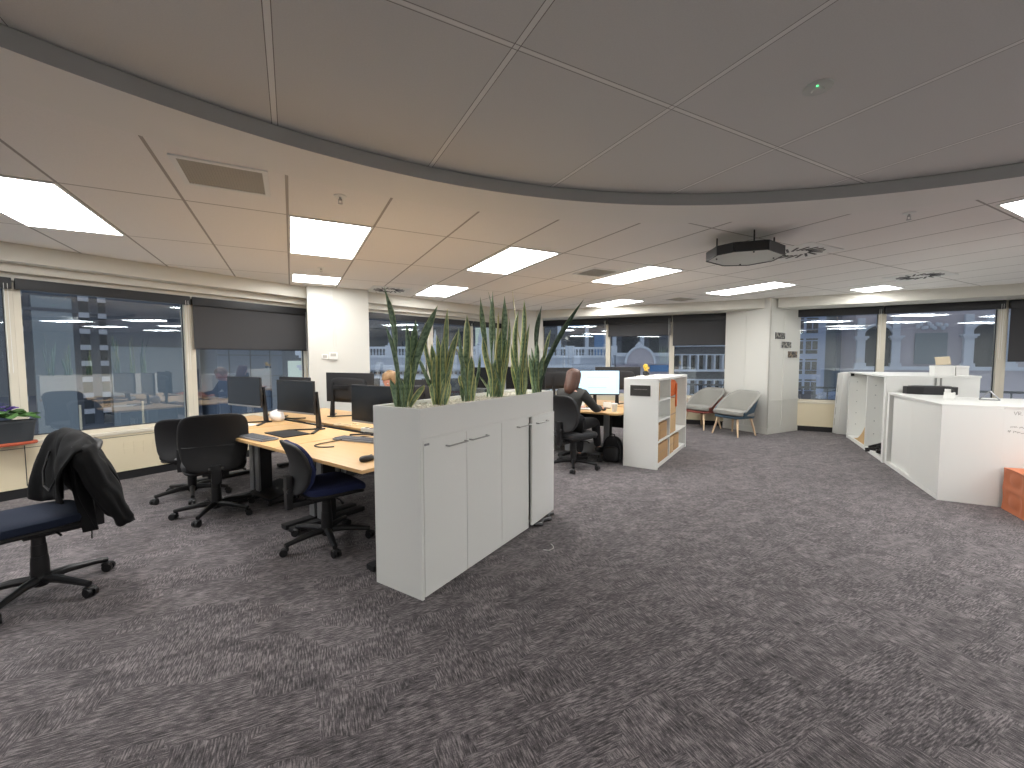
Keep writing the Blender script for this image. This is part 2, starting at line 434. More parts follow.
# front lines of the four bulkheads
F1 = facade(-4.540, 4.468, 57.1)
F2 = facade(-2.250, 7.190, 47.0)
F3 = (Vector((4.05, 8.20)), Vector((0.906, -0.423)), Vector((0.423, 0.906)))
F4 = (Vector((5.20, 7.68)), Vector((0.879, -0.477)), Vector((0.477, 0.879)))
def fp(F, s, o, z=None):
    p = F[0] + F[1] * s + F[2] * o
    return (p.x, p.y) if z is None else (p.x, p.y, z)

room = [fp(F1, -10.2, 0.5), fp(F1, 3.1, 0.5), fp(F2, 0.6, 1.0), (-0.2, 11.0), (1.2, 11.4), fp(F3, 1.0, 1.0), fp(F4, 7.0, 1.0), (11.6, -4.2), (-10.6, -4.2)]
mb = MB(); mb.prism(room, -0.06, 0.0)
struct(mb.build('floor', M['carpet'], smooth=False), 'grey brown woven carpet tiles')

def ray_poly(c, a, poly):
    dx, dy = math.cos(a), math.sin(a); best = None
    for i in range(len(poly)):
        (x0, y0), (x1, y1) = poly[i], poly[(i + 1) % len(poly)]
        ex, ey = x1 - x0, y1 - y0; den = dx * ey - dy * ex
        if abs(den) < 1e-9: continue
        t = ((x0 - c[0]) * ey - (y0 - c[1]) * ex) / den; s = ((x0 - c[0]) * dy - (y0 - c[1]) * dx) / den
        if t > 0 and -1e-6 <= s <= 1 + 1e-6: best = t if best is None else max(best, t)
    return best
angs = sorted([2 * PI * k / 160 for k in range(160)] + [math.atan2(p[1] - RC.y, p[0] - RC.x) % (2 * PI) for p in room])
mb = MB()
n = len(angs)
A = [mb.v((RC.x + RB * math.cos(a), RC.y + RB * math.sin(a), ZL)) for a in angs]
B = []
for a in angs:
    t = max(ray_poly(RC, a, room), RB + 0.01); B.append(mb.v((RC.x + t * math.cos(a), RC.y + t * math.sin(a), ZL)))
for i in range(n): mb.face([A[i], B[i], B[(i + 1) % n], A[(i + 1) % n]])
ceil = struct(mb.build('ceiling', M['tiles'], smooth=False), 'off white tiled ceiling')
solid(ceil, 0.02, 1)
# plaster margin of the round recess, its upstand, the shadow gap and the raised ceiling inside it
mb = MB(); NS = 160
rings = []
for (r, z) in ((RB, ZL - 0.004), (RR, ZL - 0.004)):
    rings.append([mb.v((RC.x + r * math.cos(2 * PI * k / NS), RC.y + r * math.sin(2 * PI * k / NS), z)) for k in range(NS)])
for a, b in zip(rings, rings[1:]):
    for k in range(NS): mb.face([a[k], a[(k + 1) % NS], b[(k + 1) % NS], b[k]])
struct(mb.build('trim_1', M['plaster'], smooth=True, ang=30), 'smooth curved plaster margin around the raised ceiling')
mb = MB(); rings = []
for (r, z) in ((RR, ZL - 0.004), (RR, ZL + 0.072), (RR + 0.014, ZL + 0.072), (RR + 0.014, ZR)):
    rings.append([mb.v((RC.x + r * math.cos(2 * PI * k / NS), RC.y + r * math.sin(2 * PI * k / NS), z)) for k in range(NS)])
for a, b in zip(rings, rings[1:]):
    for k in range(NS): mb.face([a[k], a[(k + 1) % NS], b[(k + 1) % NS], b[k]])
struct(mb.build('trim_7', mat('shaded_upstand', rgb(176, 177, 176), 0.7), smooth=True, ang=30), 'curved upstand at the edge of the raised ceiling, greyed for shade')  # darker than the plaster: shade on the vertical face put into its colour
mb = MB()
mb.prism([(RC.x + (RR + 0.05) * math.cos(2 * PI * k / NS), RC.y + (RR + 0.05) * math.sin(2 * PI * k / NS)) for k in range(NS)], ZR, ZR + 0.02)
struct(mb.build('ceiling_raised', M['tiles_r'], smooth=False), 'round raised tiled ceiling in the foreground')

ZB = 2.362                      # underside of the bulkheads
def oriented(name, F, boxes, m, label):
    """Boxes given as (s0, s1, o0, o1, z0, z1) along a facade."""
    mb = MB(); ang = math.atan2(F[1].y, F[1].x)
    mb.M = Matrix.Translation((F[0].x, F[0].y, 0)) @ Matrix.Rotation(ang, 4, 'Z')
    for (s0, s1, o0, o1, z0, z1) in boxes: mb.box(s0, s1, o0, o1, z0, z1)
    return struct(mb.build(name, m, smooth=False), label)
OG = {1: 0.40, 2: 0.40, 3: 0.80, 4: 0.80}     # glass line behind each bulkhead front
OW = {1: 0.28, 2: 0.28, 3: 0.72, 4: 0.72}     # low wall front
HEAD = {1: 2.205, 2: 2.205, 3: 2.342, 4: 2.342}
SILL = 0.63
RNG = {1: (-10.0, 2.86), 2: (-0.30, 3.5), 3: (-4.1, 0.62), 4: (-0.12, 6.9)}
FF = {1: F1, 2: F2, 3: F3, 4: F4}; SIDE = {1: 'left', 2: 'far_left', 3: 'far_right', 4: 'right'}
for k in (1, 2, 3, 4):
    s0, s1 = RNG[k]; F = FF[k]
    b0, b1 = (s0, s1 + 0.25) if k == 1 else ((s0 + 0.1, s1 + 0.0) if k == 2 else ((s0, s1 + 0.1) if k == 3 else (s0 - 0.2, s1)))
    oriented('trim_bulkhead_' + SIDE[k], F, [(b0, b1, 0.0, 0.2, ZB, ZL), (b0, b1, 0.2, OG[k] + 0.12, ZB, ZL)] + ([(b0, b1, OG[k] - 0.13, OG[k] + 0.12, HEAD[k] + 0.0, ZB), (b0, b1, OG[k] - 0.24, OG[k] - 0.13, HEAD[k] + 0.075, ZB)] if k < 3 else []), M['fascia'], 'cream bulkhead above the windows')
    oriented('wall_' + SIDE[k], F, [(s0, s1, OW[k], OG[k] + 0.14, 0.10, SILL - 0.075)], M['cream'], 'cream panelled wall below the window')
    oriented('baseboard_' + SIDE[k], F, [(s0, s1, OW[k] + 0.012, OW[k] + 0.06, 0.0, 0.115)], M['black_rub'], 'black skirting')
    oriented('sill_' + SIDE[k], F, [(s0, s1, OW[k] - 0.012, OG[k] + 0.10, SILL - 0.085, SILL - 0.055)], M['alu'], 'pale window ledge')
# panel joints of the left low wall
oriented('trim_2', F1, [(s, s + 0.006, OW[1] - 0.003, OW[1] + 0.01, 0.12, SILL - 0.09) for s in (-1.92, -0.42, 1.08)] + [(-8, 2.8, OW[1] - 0.003, OW[1] + 0.01, SILL - 0.118, SILL - 0.113)], M['alu_dark'], 'panel joints of the cream wall')
# vent slots in the panel beneath the second window
oriented('trim_3', F1, [(0.35 + 0.09 * i, 0.432 + 0.09 * i, OW[1] - 0.004, OW[1] + 0.01, 0.30 + 0.075 * j, 0.366 + 0.075 * j) for i in range(7) for j in range(2)], M['cream'], 'perforated grille tiles in the cream wall')

def pillar(name, corner, w, dpt, label, left_seam=True):
    mb = MB(); mb.M = Matrix.Translation((corner[0], corner[1], 0)) @ Matrix.Rotation(YAW, 4, 'Z')
    mb.box(0, w, 0, dpt, 0, ZL)
    return struct(mb.build(name, M['paint'], smooth=False), label)
pillar('pillar_left', (-3.10, 6.43), 0.89, 1.0, 'white pillar between the left windows')
pillar('pillar_middle', (-0.07, 9.50), 0.90, 1.2, 'white pillar behind the planter plants')
p3 = pillar('pillar_right', (4.766, 7.806), 0.985, 0.90, 'white square pillar beside the armchairs')
# raised strips and the dado rail of the right pillar
mb = MB(); mb.M = Matrix.Translation((4.766, 7.806, 0)) @ Matrix.Rotation(YAW, 4, 'Z')
g = 0.008
mb.box(-g, 0.99, -g, 0.905, 0.0, 0.115)
mb.box(-g, 0.99, -g, 0.905, 0.615, 0.645)
for z0, z1 in ((0.125, 0.605), (0.655, 2.33)):
    for a, b in ((-g, 0.035), (0.44, 0.46)): mb.box(a, b, -g, 0.02, z0, z1)
    for a, b in ((-g, 0.035), (0.46, 0.485)): mb.box(-g, 0.02, a, b, z0, z1)
struct(mb.build('trim_4', M['paint'], smooth=False), 'plinth, rail and cover strips of the white pillar')
mb = MB(); mb.M = Matrix.Translation((-3.10, 6.43, 0)) @ Matrix.Rotation(YAW, 4, 'Z')
mb.box(-0.004, 0.90, -0.01, 0.5, 0, 0.1); mb.box(0.355, 0.375, -0.012, 0.0, 1.62, ZL - 0.001, 0.003); mb.box(0.395, 0.405, -0.008, 0.0, 1.62, 2.33, 0.002)
struct(mb.build('trim_5', M['paint'], smooth=False), 'white conduit and plinth on the left pillar')

# windows: each one a frame with its pane
WN = [0]
def window(k, s0, s1, wl=0.055, wr=0.055):
    WN[0] += 1; F = FF[k]; ang = math.atan2(F[1].y, F[1].x); o = OG[k]; z0, z1 = SILL - 0.056, HEAD[k] + 0.02
    mb = MB(); mb.M = Matrix.Translation((F[0].x, F[0].y, 0)) @ Matrix.Rotation(ang, 4, 'Z')
    d0, d1 = o - 0.07, o + 0.05
    mb.box(s0, s0 + wl, d0, d1, z0, z1, 0.004); mb.box(s1 - wr, s1, d0, d1, z0, z1, 0.004)
    mb.box(s0 + wl, s1 - wr, o - 0.03, d1, z0, z0 + 0.045, 0.003); mb.box(s0 + wl, s1 - wr, o - 0.03, d1, z1 - 0.05, z1, 0.003)
    fr = struct(mb.build('window_%d' % WN[0], M['alu'], smooth=False), 'pale aluminium window frame')
    gb = MB(); gb.M = Matrix.Translation((F[0].x, F[0].y, 0)) @ Matrix.Rotation(ang, 4, 'Z')
    gb.box(s0 + wl, s1 - wr, o + 0.0, o + 0.004, z0 + 0.045, z1 - 0.05)
    gl = gb.build('glass_pane', M['glass'], fr, smooth=False)
    gs = MB(); gs.M = gb.M if False else Matrix.Translation((F[0].x, F[0].y, 0)) @ Matrix.Rotation(ang, 4, 'Z')
    for a, b in ((s0 + wl, s0 + wl + 0.008), (s1 - wr - 0.008, s1 - wr)): gs.box(a, b, o - 0.012, o + 0.012, z0 + 0.045, z1 - 0.05)
    gs.box(s0 + wl, s1 - wr, o - 0.012, o + 0.012, z0 + 0.045, z0 + 0.055)
    gs.build('gasket', M['alu_dark'], fr, smooth=False)
    return fr
for i in range(-4, 0): window(1, -0.42 + 1.505 * i, -0.42 + 1.505 * (i + 1))
window(1, -0.42, 1.085); window(1, 1.085, 2.72, 0.055, 0.06)
window(2, -0.1, 1.30); window(2, 1.30, 2.36); window(2, 2.36, 3.30)
window(3, -4.0, -2.34, 0.05, 0.05); window(3, -2.34, -0.94, 0.05, 0.05); window(3, -0.94, 0.58, 0.05, 0.05)
window(4, -0.10, 1.338, 0.05, 0.055); window(4, 1.338, 2.87, 0.055, 0.055); window(4, 2.87, 4.40, 0.055, 0.055); window(4, 4.40, 5.95, 0.055, 0.055)
# slim balustrade posts seen just outside the left glass
oriented('trim_6', F1, [(s, s + 0.018, 0.50, 0.52, 0.45, 0.90) for s in (0.04, 0.60, 1.16)], M['alu'], 'slim metal posts outside the left window')

def blind(k, s0, s1, zb, label):
    F = FF[k]; ang = math.atan2(F[1].y, F[1].x); o = OG[k] - 0.15 if k < 3 else OG[k] - 0.16
    zt = HEAD[k] + (0.03 if k < 3 else 0.018); sm = (s0 + s1) / 2
    r = thing('roller_blind', label, 'blind', fp(F, sm, o, zt), ang, 'roller blinds on the windows')
    w = (s1 - s0) / 2 - 0.01
    mb = MB(); mb.box(-w, w, 0.0, 0.075, -0.11 if k < 3 else -0.14, 0.0, 0.012); mb.build('cassette', M['blind_case'], r)
    if zb < zt - 0.12:
        mb = MB(); mb.box(-w + 0.012, w - 0.012, 0.028, 0.031, zb - zt + 0.02, -0.05); mb.build('fabric', M['blind'], r)
        mb = MB(); mb.box(-w + 0.012, w - 0.012, 0.022, 0.037, zb - zt, zb - zt + 0.024, 0.004); mb.build('bottom_rail', M['blind_case'], r)
    mb = MB(); mb.tube([(w - 0.03, -0.006, -0.06), (w - 0.03, -0.006, -0.95)], 0.0022, 5); mb.tube([(w - 0.055, -0.006, -0.06), (w - 0.055, -0.006, -0.95)], 0.0022, 5)
    mb.build('pull_chain', M['white_pl'], r)
    return r
blind(1, -1.92, -0.42, 9, 'black cassette of a raised roller blind over the window at the left edge')
blind(1, -0.42, 1.085, 9, 'black cassette of a raised roller blind above the window behind the violet pot')
blind(1, 1.085, 2.70, 1.555, 'half lowered dark roller blind beside the left white pillar')
blind(2, -0.1, 1.30, 9, 'raised dark blind cassette right of the pillar with the thermostat')
blind(2, 1.30, 2.36, 9, 'raised dark blind cassette behind the middle snake plants')
blind(2, 2.36, 3.30, 9, 'raised dark blind cassette just left of the middle pillar')
blind(3, -3.97, -2.34, 9, 'raised dark blind cassette behind the seated person in grey')
blind(3, -2.34, -0.94, 1.93, 'dark roller blind lowered one quarter above the white bookcase')
blind(3, -0.94, 0.56, 1.70, 'dark roller blind lowered one third above the red armchair')
blind(4, -0.08, 1.338, 9, 'black blind cassette over the window beside the pillar with three signs')
blind(4, 1.338, 2.87, 9, 'black blind cassette over the window behind the white cabinets')
blind(4, 2.90, 4.40, 1.36, 'dark roller blind lowered past halfway at the right edge')

# unseen sides of the room, they only bounce light and show in the panes
mb = MB(); mb.box(-10.8, 11.8, -4.4, -4.2, 0, ZL); struct(mb.build('wall_back', M['paint'], smooth=False))
mb = MB(); mb.prism([(11.6, -4.2), (11.8, -4.2), (11.8, 5.6), (11.6, 5.6)], 0, ZL); struct(mb.build('wall_side', M['paint'], smooth=False))

# ------------------------------------------------------------------ ceiling fittings
def flat_frame(u0, u1, v0, v1):
    p = grid_xy((u0 + u1) / 2, (v0 + v1) / 2)
    return p, (u1 - u0) * TA, (v1 - v0) * 2 * TA
def ceiling_light(u0, u1, v0, v1, label):
    p, w, l = flat_frame(u0, u1, v0, v1)
    r = thing('ceiling_light', label, 'ceiling light', (p[0], p[1], ZL), YAW, 'ceiling light panels')
    a, b = w / 2 - 0.004, l / 2 - 0.004
    mb = MB()
    for q in ((-a, a, -b, -b + 0.018), (-a, a, b - 0.018, b), (-a, -a + 0.018, -b + 0.018, b - 0.018), (a - 0.018, a, -b + 0.018, b - 0.018)): mb.box(*q, -0.008, 0.0)
    mb.build('frame', M['white_pl'], r, smooth=False)
    mb = MB(); mb.box(-a + 0.018, a - 0.018, -b + 0.018, b - 0.018, -0.005, -0.001); mb.build('diffuser', M['lamp'], r, smooth=False)
    return r
ceiling_light(-1, 0, 0, 1, 'lit light panel at the left edge of the ceiling above the window')
ceiling_light(2, 3, 0, 1, 'lit panel above the black chairs, near square in view')
ceiling_light(2.04, 3.0, 1.92, 2.40, 'short lit panel close to the left bulkhead, smallest of the left lights')
ceiling_light(5.02, 5.95, 0, 0.97, 'lit panel above the middle of the white planter cabinet')
ceiling_light(4.96, 5.88, 1.89, 2.75, 'small lit panel beyond the snake plants near the far left bulkhead')
ceiling_light(7.94, 8.85, 0, 0.9, 'lit panel left of the black hexagonal deflector')
ceiling_light(10.5, 11.42, 1.79, 2.66, 'smallest far lit panel near the bulkhead above the seated person in grey')
ceiling_light(11.66, 12.56, -0.05, 0.88, 'lit panel beyond the black hexagonal deflector, left of the sign pillar top')
ceiling_light(14.45, 15.38, -0.52, -0.13, 'narrow lit panel above the white cabinets at right')
ceiling_light(9.1, 10.02, -2.99, -2.02, 'lit panel cut off by the right edge of the photo')
for (u0, v0) in ((-4, 0.0), (-3.5, -2.6), (9.1, -4.9), (12.1, -3.6), (1, -5.2), (5, -5.4), (12.1, -5.6), (15.0, -3.2), (15.0, -5.4), (9.1, -7.0)):  # extra panels added out of view to light the near half of the room
    ceiling_light(u0, u0 + 0.92, v0, v0 + 0.95, 'added unseen ceiling panel lighting the near half of the room')

def vent(u0, u1, v0, v1, label, framew=0.03):
    p, w, l = flat_frame(u0, u1, v0, v1)
    r = thing('air_vent', label, 'vent', (p[0], p[1], ZL), YAW, 'grey ceiling return air vents')
    a, b = w / 2, l / 2; mb = MB()
    for q in ((-a - framew, a + framew, -b - framew, -b), (-a - framew, a + framew, b, b + framew), (-a - framew, -a, -b, b), (a, a + framew, -b, b)): mb.box(*q, -0.009, 0.0)
    mb.build('frame', M['white_pl'], r, smooth=False)
    mb = MB(); mb.box(-a, a, -b, b, -0.004, -0.001)
    k = 0
    while -a + k * 0.016 < a: mb.box(-a + k * 0.016, -a + k * 0.016 + 0.004, -b, b, -0.008, -0.004); k += 1
    mb.build('grille', M['vent'], r, smooth=False)
vent(1.16, 1.80, -0.60, -0.31, 'large grey return air vent beside the curved ceiling edge')
vent(7.17, 7.75, 0.34, 0.63, 'small grey air vent between two lit panels above the planter plants')
vent(11.7, 12.4, 1.28, 1.55, 'faint grey air vent far back near the sign pillar')

def swirl(u, v, label):
    p = grid_xy(u, v)
    r = thing('swirl_diffuser', label, 'air diffuser', (p[0], p[1], ZL), YAW, 'square swirl air diffusers')
    mb = MB(); mb.box(-0.295, 0.295, -0.295, 0.295, -0.008, 0.0, 0.003); mb.build('plate', M['white_pl'], r)
    mb = MB()
    for k in range(16):
        a = 2 * PI * k / 16
        mb.M = Matrix.Rotation(a, 4, 'Z') @ Matrix.Translation((0.17, 0, 0)) @ Matrix.Rotation(R_(25), 4, 'Z')
        mb.box(-0.075, 0.075, -0.011, 0.011, -0.012, -0.007)
    mb.build('slot', M['black_pl'], r, smooth=False)
    return r
swirl(9.35, -0.90, 'white swirl air diffuser right of the black hexagonal deflector')
swirl(13.75, -0.93, 'faint swirl air diffuser above the right hand window')
swirl(4.2, 2.50, 'white swirl air diffuser near the left pillar behind the tallest leaf')

# hanging black-edged deflector under the diffuser
dc = grid_xy(7.86, -0.97)
r = thing('air_deflector', 'black edged hexagonal air deflector hanging below the ceiling', 'air deflector', (dc[0], dc[1], ZL), YAW + 0.15)
hexa = [(q[0] * 0.84, q[1] * 0.84) for q in [(-0.40, -0.05), (-0.22, -0.30), (0.16, -0.30), (0.36, -0.10), (0.36, 0.16), (0.16, 0.34), (-0.22, 0.34), (-0.40, 0.12)]]
mb = MB(); mb.prism(hexa, -0.185, -0.179); mb.build('plate', M['white_lam2'], r, smooth=False)
mb = MB()
for i in range(8):
    a = Vector(hexa[i]); b = Vector(hexa[(i + 1) % 8]); nrm = Vector((b.y - a.y, a.x - b.x)).normalized() * 0.012
    mb.prism([tuple(a), tuple(b), tuple(b + nrm), tuple(a + nrm)], -0.19, -0.105)
mb.build('rim', M['black_pl'], r, smooth=False)
for q in ((-0.21, -0.15), (0.18, -0.15), (0.20, 0.16), (-0.21, 0.18)):
    mb = MB(); mb.tube([(q[0], q[1], -0.195), (q[0], q[1], 0)], 0.007, 8); mb.build('hanger', M['black_pl'], r)

def sprinkler(x, y, label):
    r = thing('sprinkler_head', label, 'sprinkler', (x, y, ZL), 0, 'ceiling sprinkler heads')
    mb = MB(); mb.lathe([(0.042, 0), (0.042, -0.004), (0.03, -0.008), (0.012, -0.01)], 20); mb.build('escutcheon', M['white_pl'], r)
    mb = MB(); mb.tube([(0, 0, -0.008), (0, 0, -0.03)], 0.008, 8); mb.tube([(0.01, 0, -0.02), (0.012, 0, -0.05)], 0.003, 6); mb.tube([(-0.01, 0, -0.02), (-0.012, 0, -0.05)], 0.003, 6)
    mb.lathe([(0.016, -0.05), (0.016, -0.053), (0.004, -0.056)], 12); mb.build('head', M['chrome'], r)
sprinkler(-1.177, 2.955, 'small sprinkler head near the square lit panel above the chairs')
sprinkler(-2.323, 5.196, 'tiny sprinkler head between the two left lit panels')
sprinkler(3.061, 3.311, 'small sprinkler head at right, left of the lit panel at the edge')
r = thing('smoke_detector', 'round flat detector with green light on the raised ceiling', 'detector', (1.36, 1.94, ZR), 0.3)
mb = MB(); mb.lathe([(0.058, 0), (0.058, -0.006), (0.05, -0.012), (0.026, -0.014), (0.022, -0.02), (0.01, -0.022)], 28); mb.build('body', M['white_lam2'], r)
mb = MB(); mb.sup(0.005, 0.005, 0.003, 1, 1, 10, 6, (-0.03, -0.02, -0.014)); mb.build('light', M['led_g'], r)

# ------------------------------------------------------------------ planter cabinet
PN = (-0.5246, 2.3851); PA = 1.0070; PL, PD, PH = 1.68, 0.402, 1.13
# local frame: x along the long front (near to far), y into the cabinet (towards the desks)
r = thing('planter_cabinet', 'long white storage cabinet with planter trough on top', 'cabinet', (PN[0], PN[1], 0), PA)
mb = MB(); t = 0.018
mb.box(0, t, 0, PD, 0, PH, 0.002); mb.box(PL - t, PL, 0, PD, 0.05, PH, 0.002)
mb.box(t, PL - t, PD - t, PD, 0.05, PH); mb.box(t, PL - t, 0.003, t, 0.955, PH, 0.001)
mb.box(t, PL - t, 0.003, PD - t, 0.935, 0.953); mb.box(t, PL - t, 0.03, PD - t, 0.03, 0.05); mb.box(0.828, 0.846, 0.02, PD - t, 0.05, 0.935)
mb.box(t, 1.2, 0.035, 0.05, 0.0, 0.05)
mb.build('carcass', M['white_lam'], r, smooth=False)
for (x0, x1, y) in ((0.022, 0.417, 0.0), (0.422, 0.832, 0.0), (0.838, 1.238, 0.0)):
    d = MB(); d.box(x0, x1, -0.002, 0.016, 0.012, 0.944, 0.0015); d = d.build('door', M['white_lam'], r)
    hx = {0.022: (0.215, 0.40), 0.422: (0.45, 0.635), 0.838: (1.05, 1.225)}[x0]
    h = MB(); h.tube([(hx[0], -0.002, 0.884), (hx[0], -0.03, 0.884), (hx[1], -0.03, 0.884), (hx[1], -0.002, 0.884)], 0.005, 8); h.build('handle', M['chrome'], d)
d = MB(); d.at((1.672, -0.004, 0), (0, 0, 0.040)).box(-0.428, 0, -0.010, 0.008, 0.035, 0.946, 0.0015); d = d.build('door', M['white_lam'], r)
h = MB(); h.at((1.672, -0.004, 0), (0, 0, 0.040)).tube([(-0.36, -0.008, 0.882), (-0.36, -0.038, 0.882), (-0.17, -0.038, 0.882), (-0.17, -0.008, 0.882)], 0.005, 8); h.build('handle', M['chrome'], d)
mb = MB(); mb.box(0.028, 0.046, -0.006, 0, 0.913, 0.925); mb.box(0.052, 0.066, -0.006, 0, 0.913, 0.925); mb.build('lock_plate', M['silver'], r, smooth=False)
mb = MB()
for x in (1.25, 1.6):
    mb = MB(); mb.tube([(x, 0.05, 0), (x, 0.05, 0.05)], 0.015, 10); mb.build('foot', M['black_pl'], r)
mb = MB()
mb.grid(lambda u, v: (t + u * (PL - 2 * t), t + v * (PD - 2 * t), 1.105 + 0.006 * math.sin(37 * u + 11 * v) * math.sin(23 * v + 5 * u)), 60, 14)
gr = mb.build('pebbles', M['gravel'], r)
pb = MB()
for k in range(1500):
    x = random.uniform(t + 0.01, PL - t - 0.01); y = random.uniform(t + 0.008, PD - t - 0.008); q = random.uniform(0.004, 0.009)
    pb.sup(q, q * random.uniform(0.6, 1), q * 0.6, 1, 1, 6, 4, (x, y, 1.109))
gp = pb.build('loose_pebbles', M['gravel'], r); gp['kind'] = 'stuff'; gr['kind'] = 'stuff'

# snake plants: leaf = (base x, tip x shift, height, width, kind) seen from the front
CL = [((-0.700, 2.66), 'snake plant nearest the camera with tall dark strap leaves', [(-0.032, -0.076, 0.773, 0.040, 'p'), (0.013, -0.095, 0.531, 0.03, 'p'), (0.063, 0.183, 0.66, 0.055, 'p'), (0.051, 0.051, 0.565, 0.05, 'p'), (0.032, 0.013, 0.55, 0.04, 'p'), (0.063, 0.095, 0.158, 0.05, 'v'), (0.0, -0.006, 0.202, 0.05, 'p'), (-0.019, -0.038, 0.152, 0.035, 'p'), (0.025, 0.032, 0.31, 0.04, 'p')]),
      ((-0.49, 2.82), 'second snake plant from the front, bushy with yellow edged leaves', [(-0.02, -0.094, 0.51, 0.045, 'v'), (0.02, 0.044, 0.654, 0.04, 'v'), (0.034, 0.107, 0.52, 0.05, 'v'), (0.0, -0.015, 0.483, 0.04, 'v'), (0.007, 0.027, 0.469, 0.04, 'v'), (-0.027, -0.056, 0.315, 0.045, 'p'), (0.04, 0.027, 0.168, 0.06, 'v'), (-0.04, -0.11, 0.349, 0.035, 'p'), (-0.007, -0.047, 0.422, 0.045, 'v'), (0.027, 0.074, 0.389, 0.035, 'v')]),
      ((-0.325, 3.07), 'third snake plant with one broad upright yellow edged leaf', [(0.007, -0.009, 0.642, 0.06, 'v'), (-0.015, -0.066, 0.397, 0.035, 'v'), (0.0, -0.029, 0.438, 0.035, 'v'), (0.022, 0.015, 0.343, 0.055, 'v'), (-0.015, -0.053, 0.204, 0.045, 'v'), (0.051, 0.051, 0.358, 0.03, 'p'), (-0.007, -0.036, 0.328, 0.04, 'v'), (-0.022, -0.044, 0.547, 0.025, 'p')]),
      ((-0.123, 3.43), 'fullest snake plant in the middle of the trough with several tall leaves', [(-0.04, -0.099, 0.818, 0.045, 'p'), (-0.016, -0.018, 0.857, 0.05, 'p'), (-0.032, -0.036, 0.849, 0.02, 'p'), (0.008, 0.057, 0.825, 0.05, 'p'), (-0.057, -0.065, 0.501, 0.05, 'v'), (-0.10, 0.13, 0.404, 0.04, 'p'), (0.049, 0.04, 0.48, 0.06, 'v'), (0.016, 0.0, 0.744, 0.02, 'y'), (0.024, 0.016, 0.558, 0.05, 'v'), (-0.065, -0.089, 0.186, 0.035, 'p'), (0.049, 0.065, 0.642, 0.035, 'v'), (-0.04, -0.04, 0.315, 0.05, 'p'), (0.049, 0.016, 0.299, 0.05, 'v'), (-0.008, 0.008, 0.356, 0.055, 'p')]),
      ((0.075, 3.60), 'fifth snake plant with a thin curled dry leaf at its top', [(-0.017, 0.041, 0.813, 0.045, 'v'), (-0.026, 0.0, 0.728, 0.045, 'v'), (0.068, -0.123, 0.936, 0.014, 'y'), (0.017, 0.06, 0.616, 0.035, 'v'), (0.0, 0.017, 0.334, 0.05, 'p'), (-0.017, -0.068, 0.445, 0.035, 'v'), (-0.043, -0.034, 0.308, 0.04, 'v'), (0.009, 0.043, 0.402, 0.045, 'p')]),
      ((0.222, 3.74), 'farthest snake plant, one very long leaf leaning out to the right', [(-0.018, 0.057, 0.789, 0.045, 'd'), (-0.009, 0.004, 0.477, 0.06, 'p'), (0.018, 0.107, 0.583, 0.035, 'v'), (0.036, 0.382, 0.843, 0.05, 'd'), (-0.036, -0.045, 0.357, 0.055, 'p'), (-0.027, -0.027, 0.419, 0.04, 'p'), (0.009, 0.036, 0.339, 0.05, 'p')])]
LM = ['leaf_v', 'leaf_p', 'leaf_d', 'leaf_y']; LI = {'v': 0, 'p': 1, 'd': 2, 'y': 3}
rnd = random.Random(5)
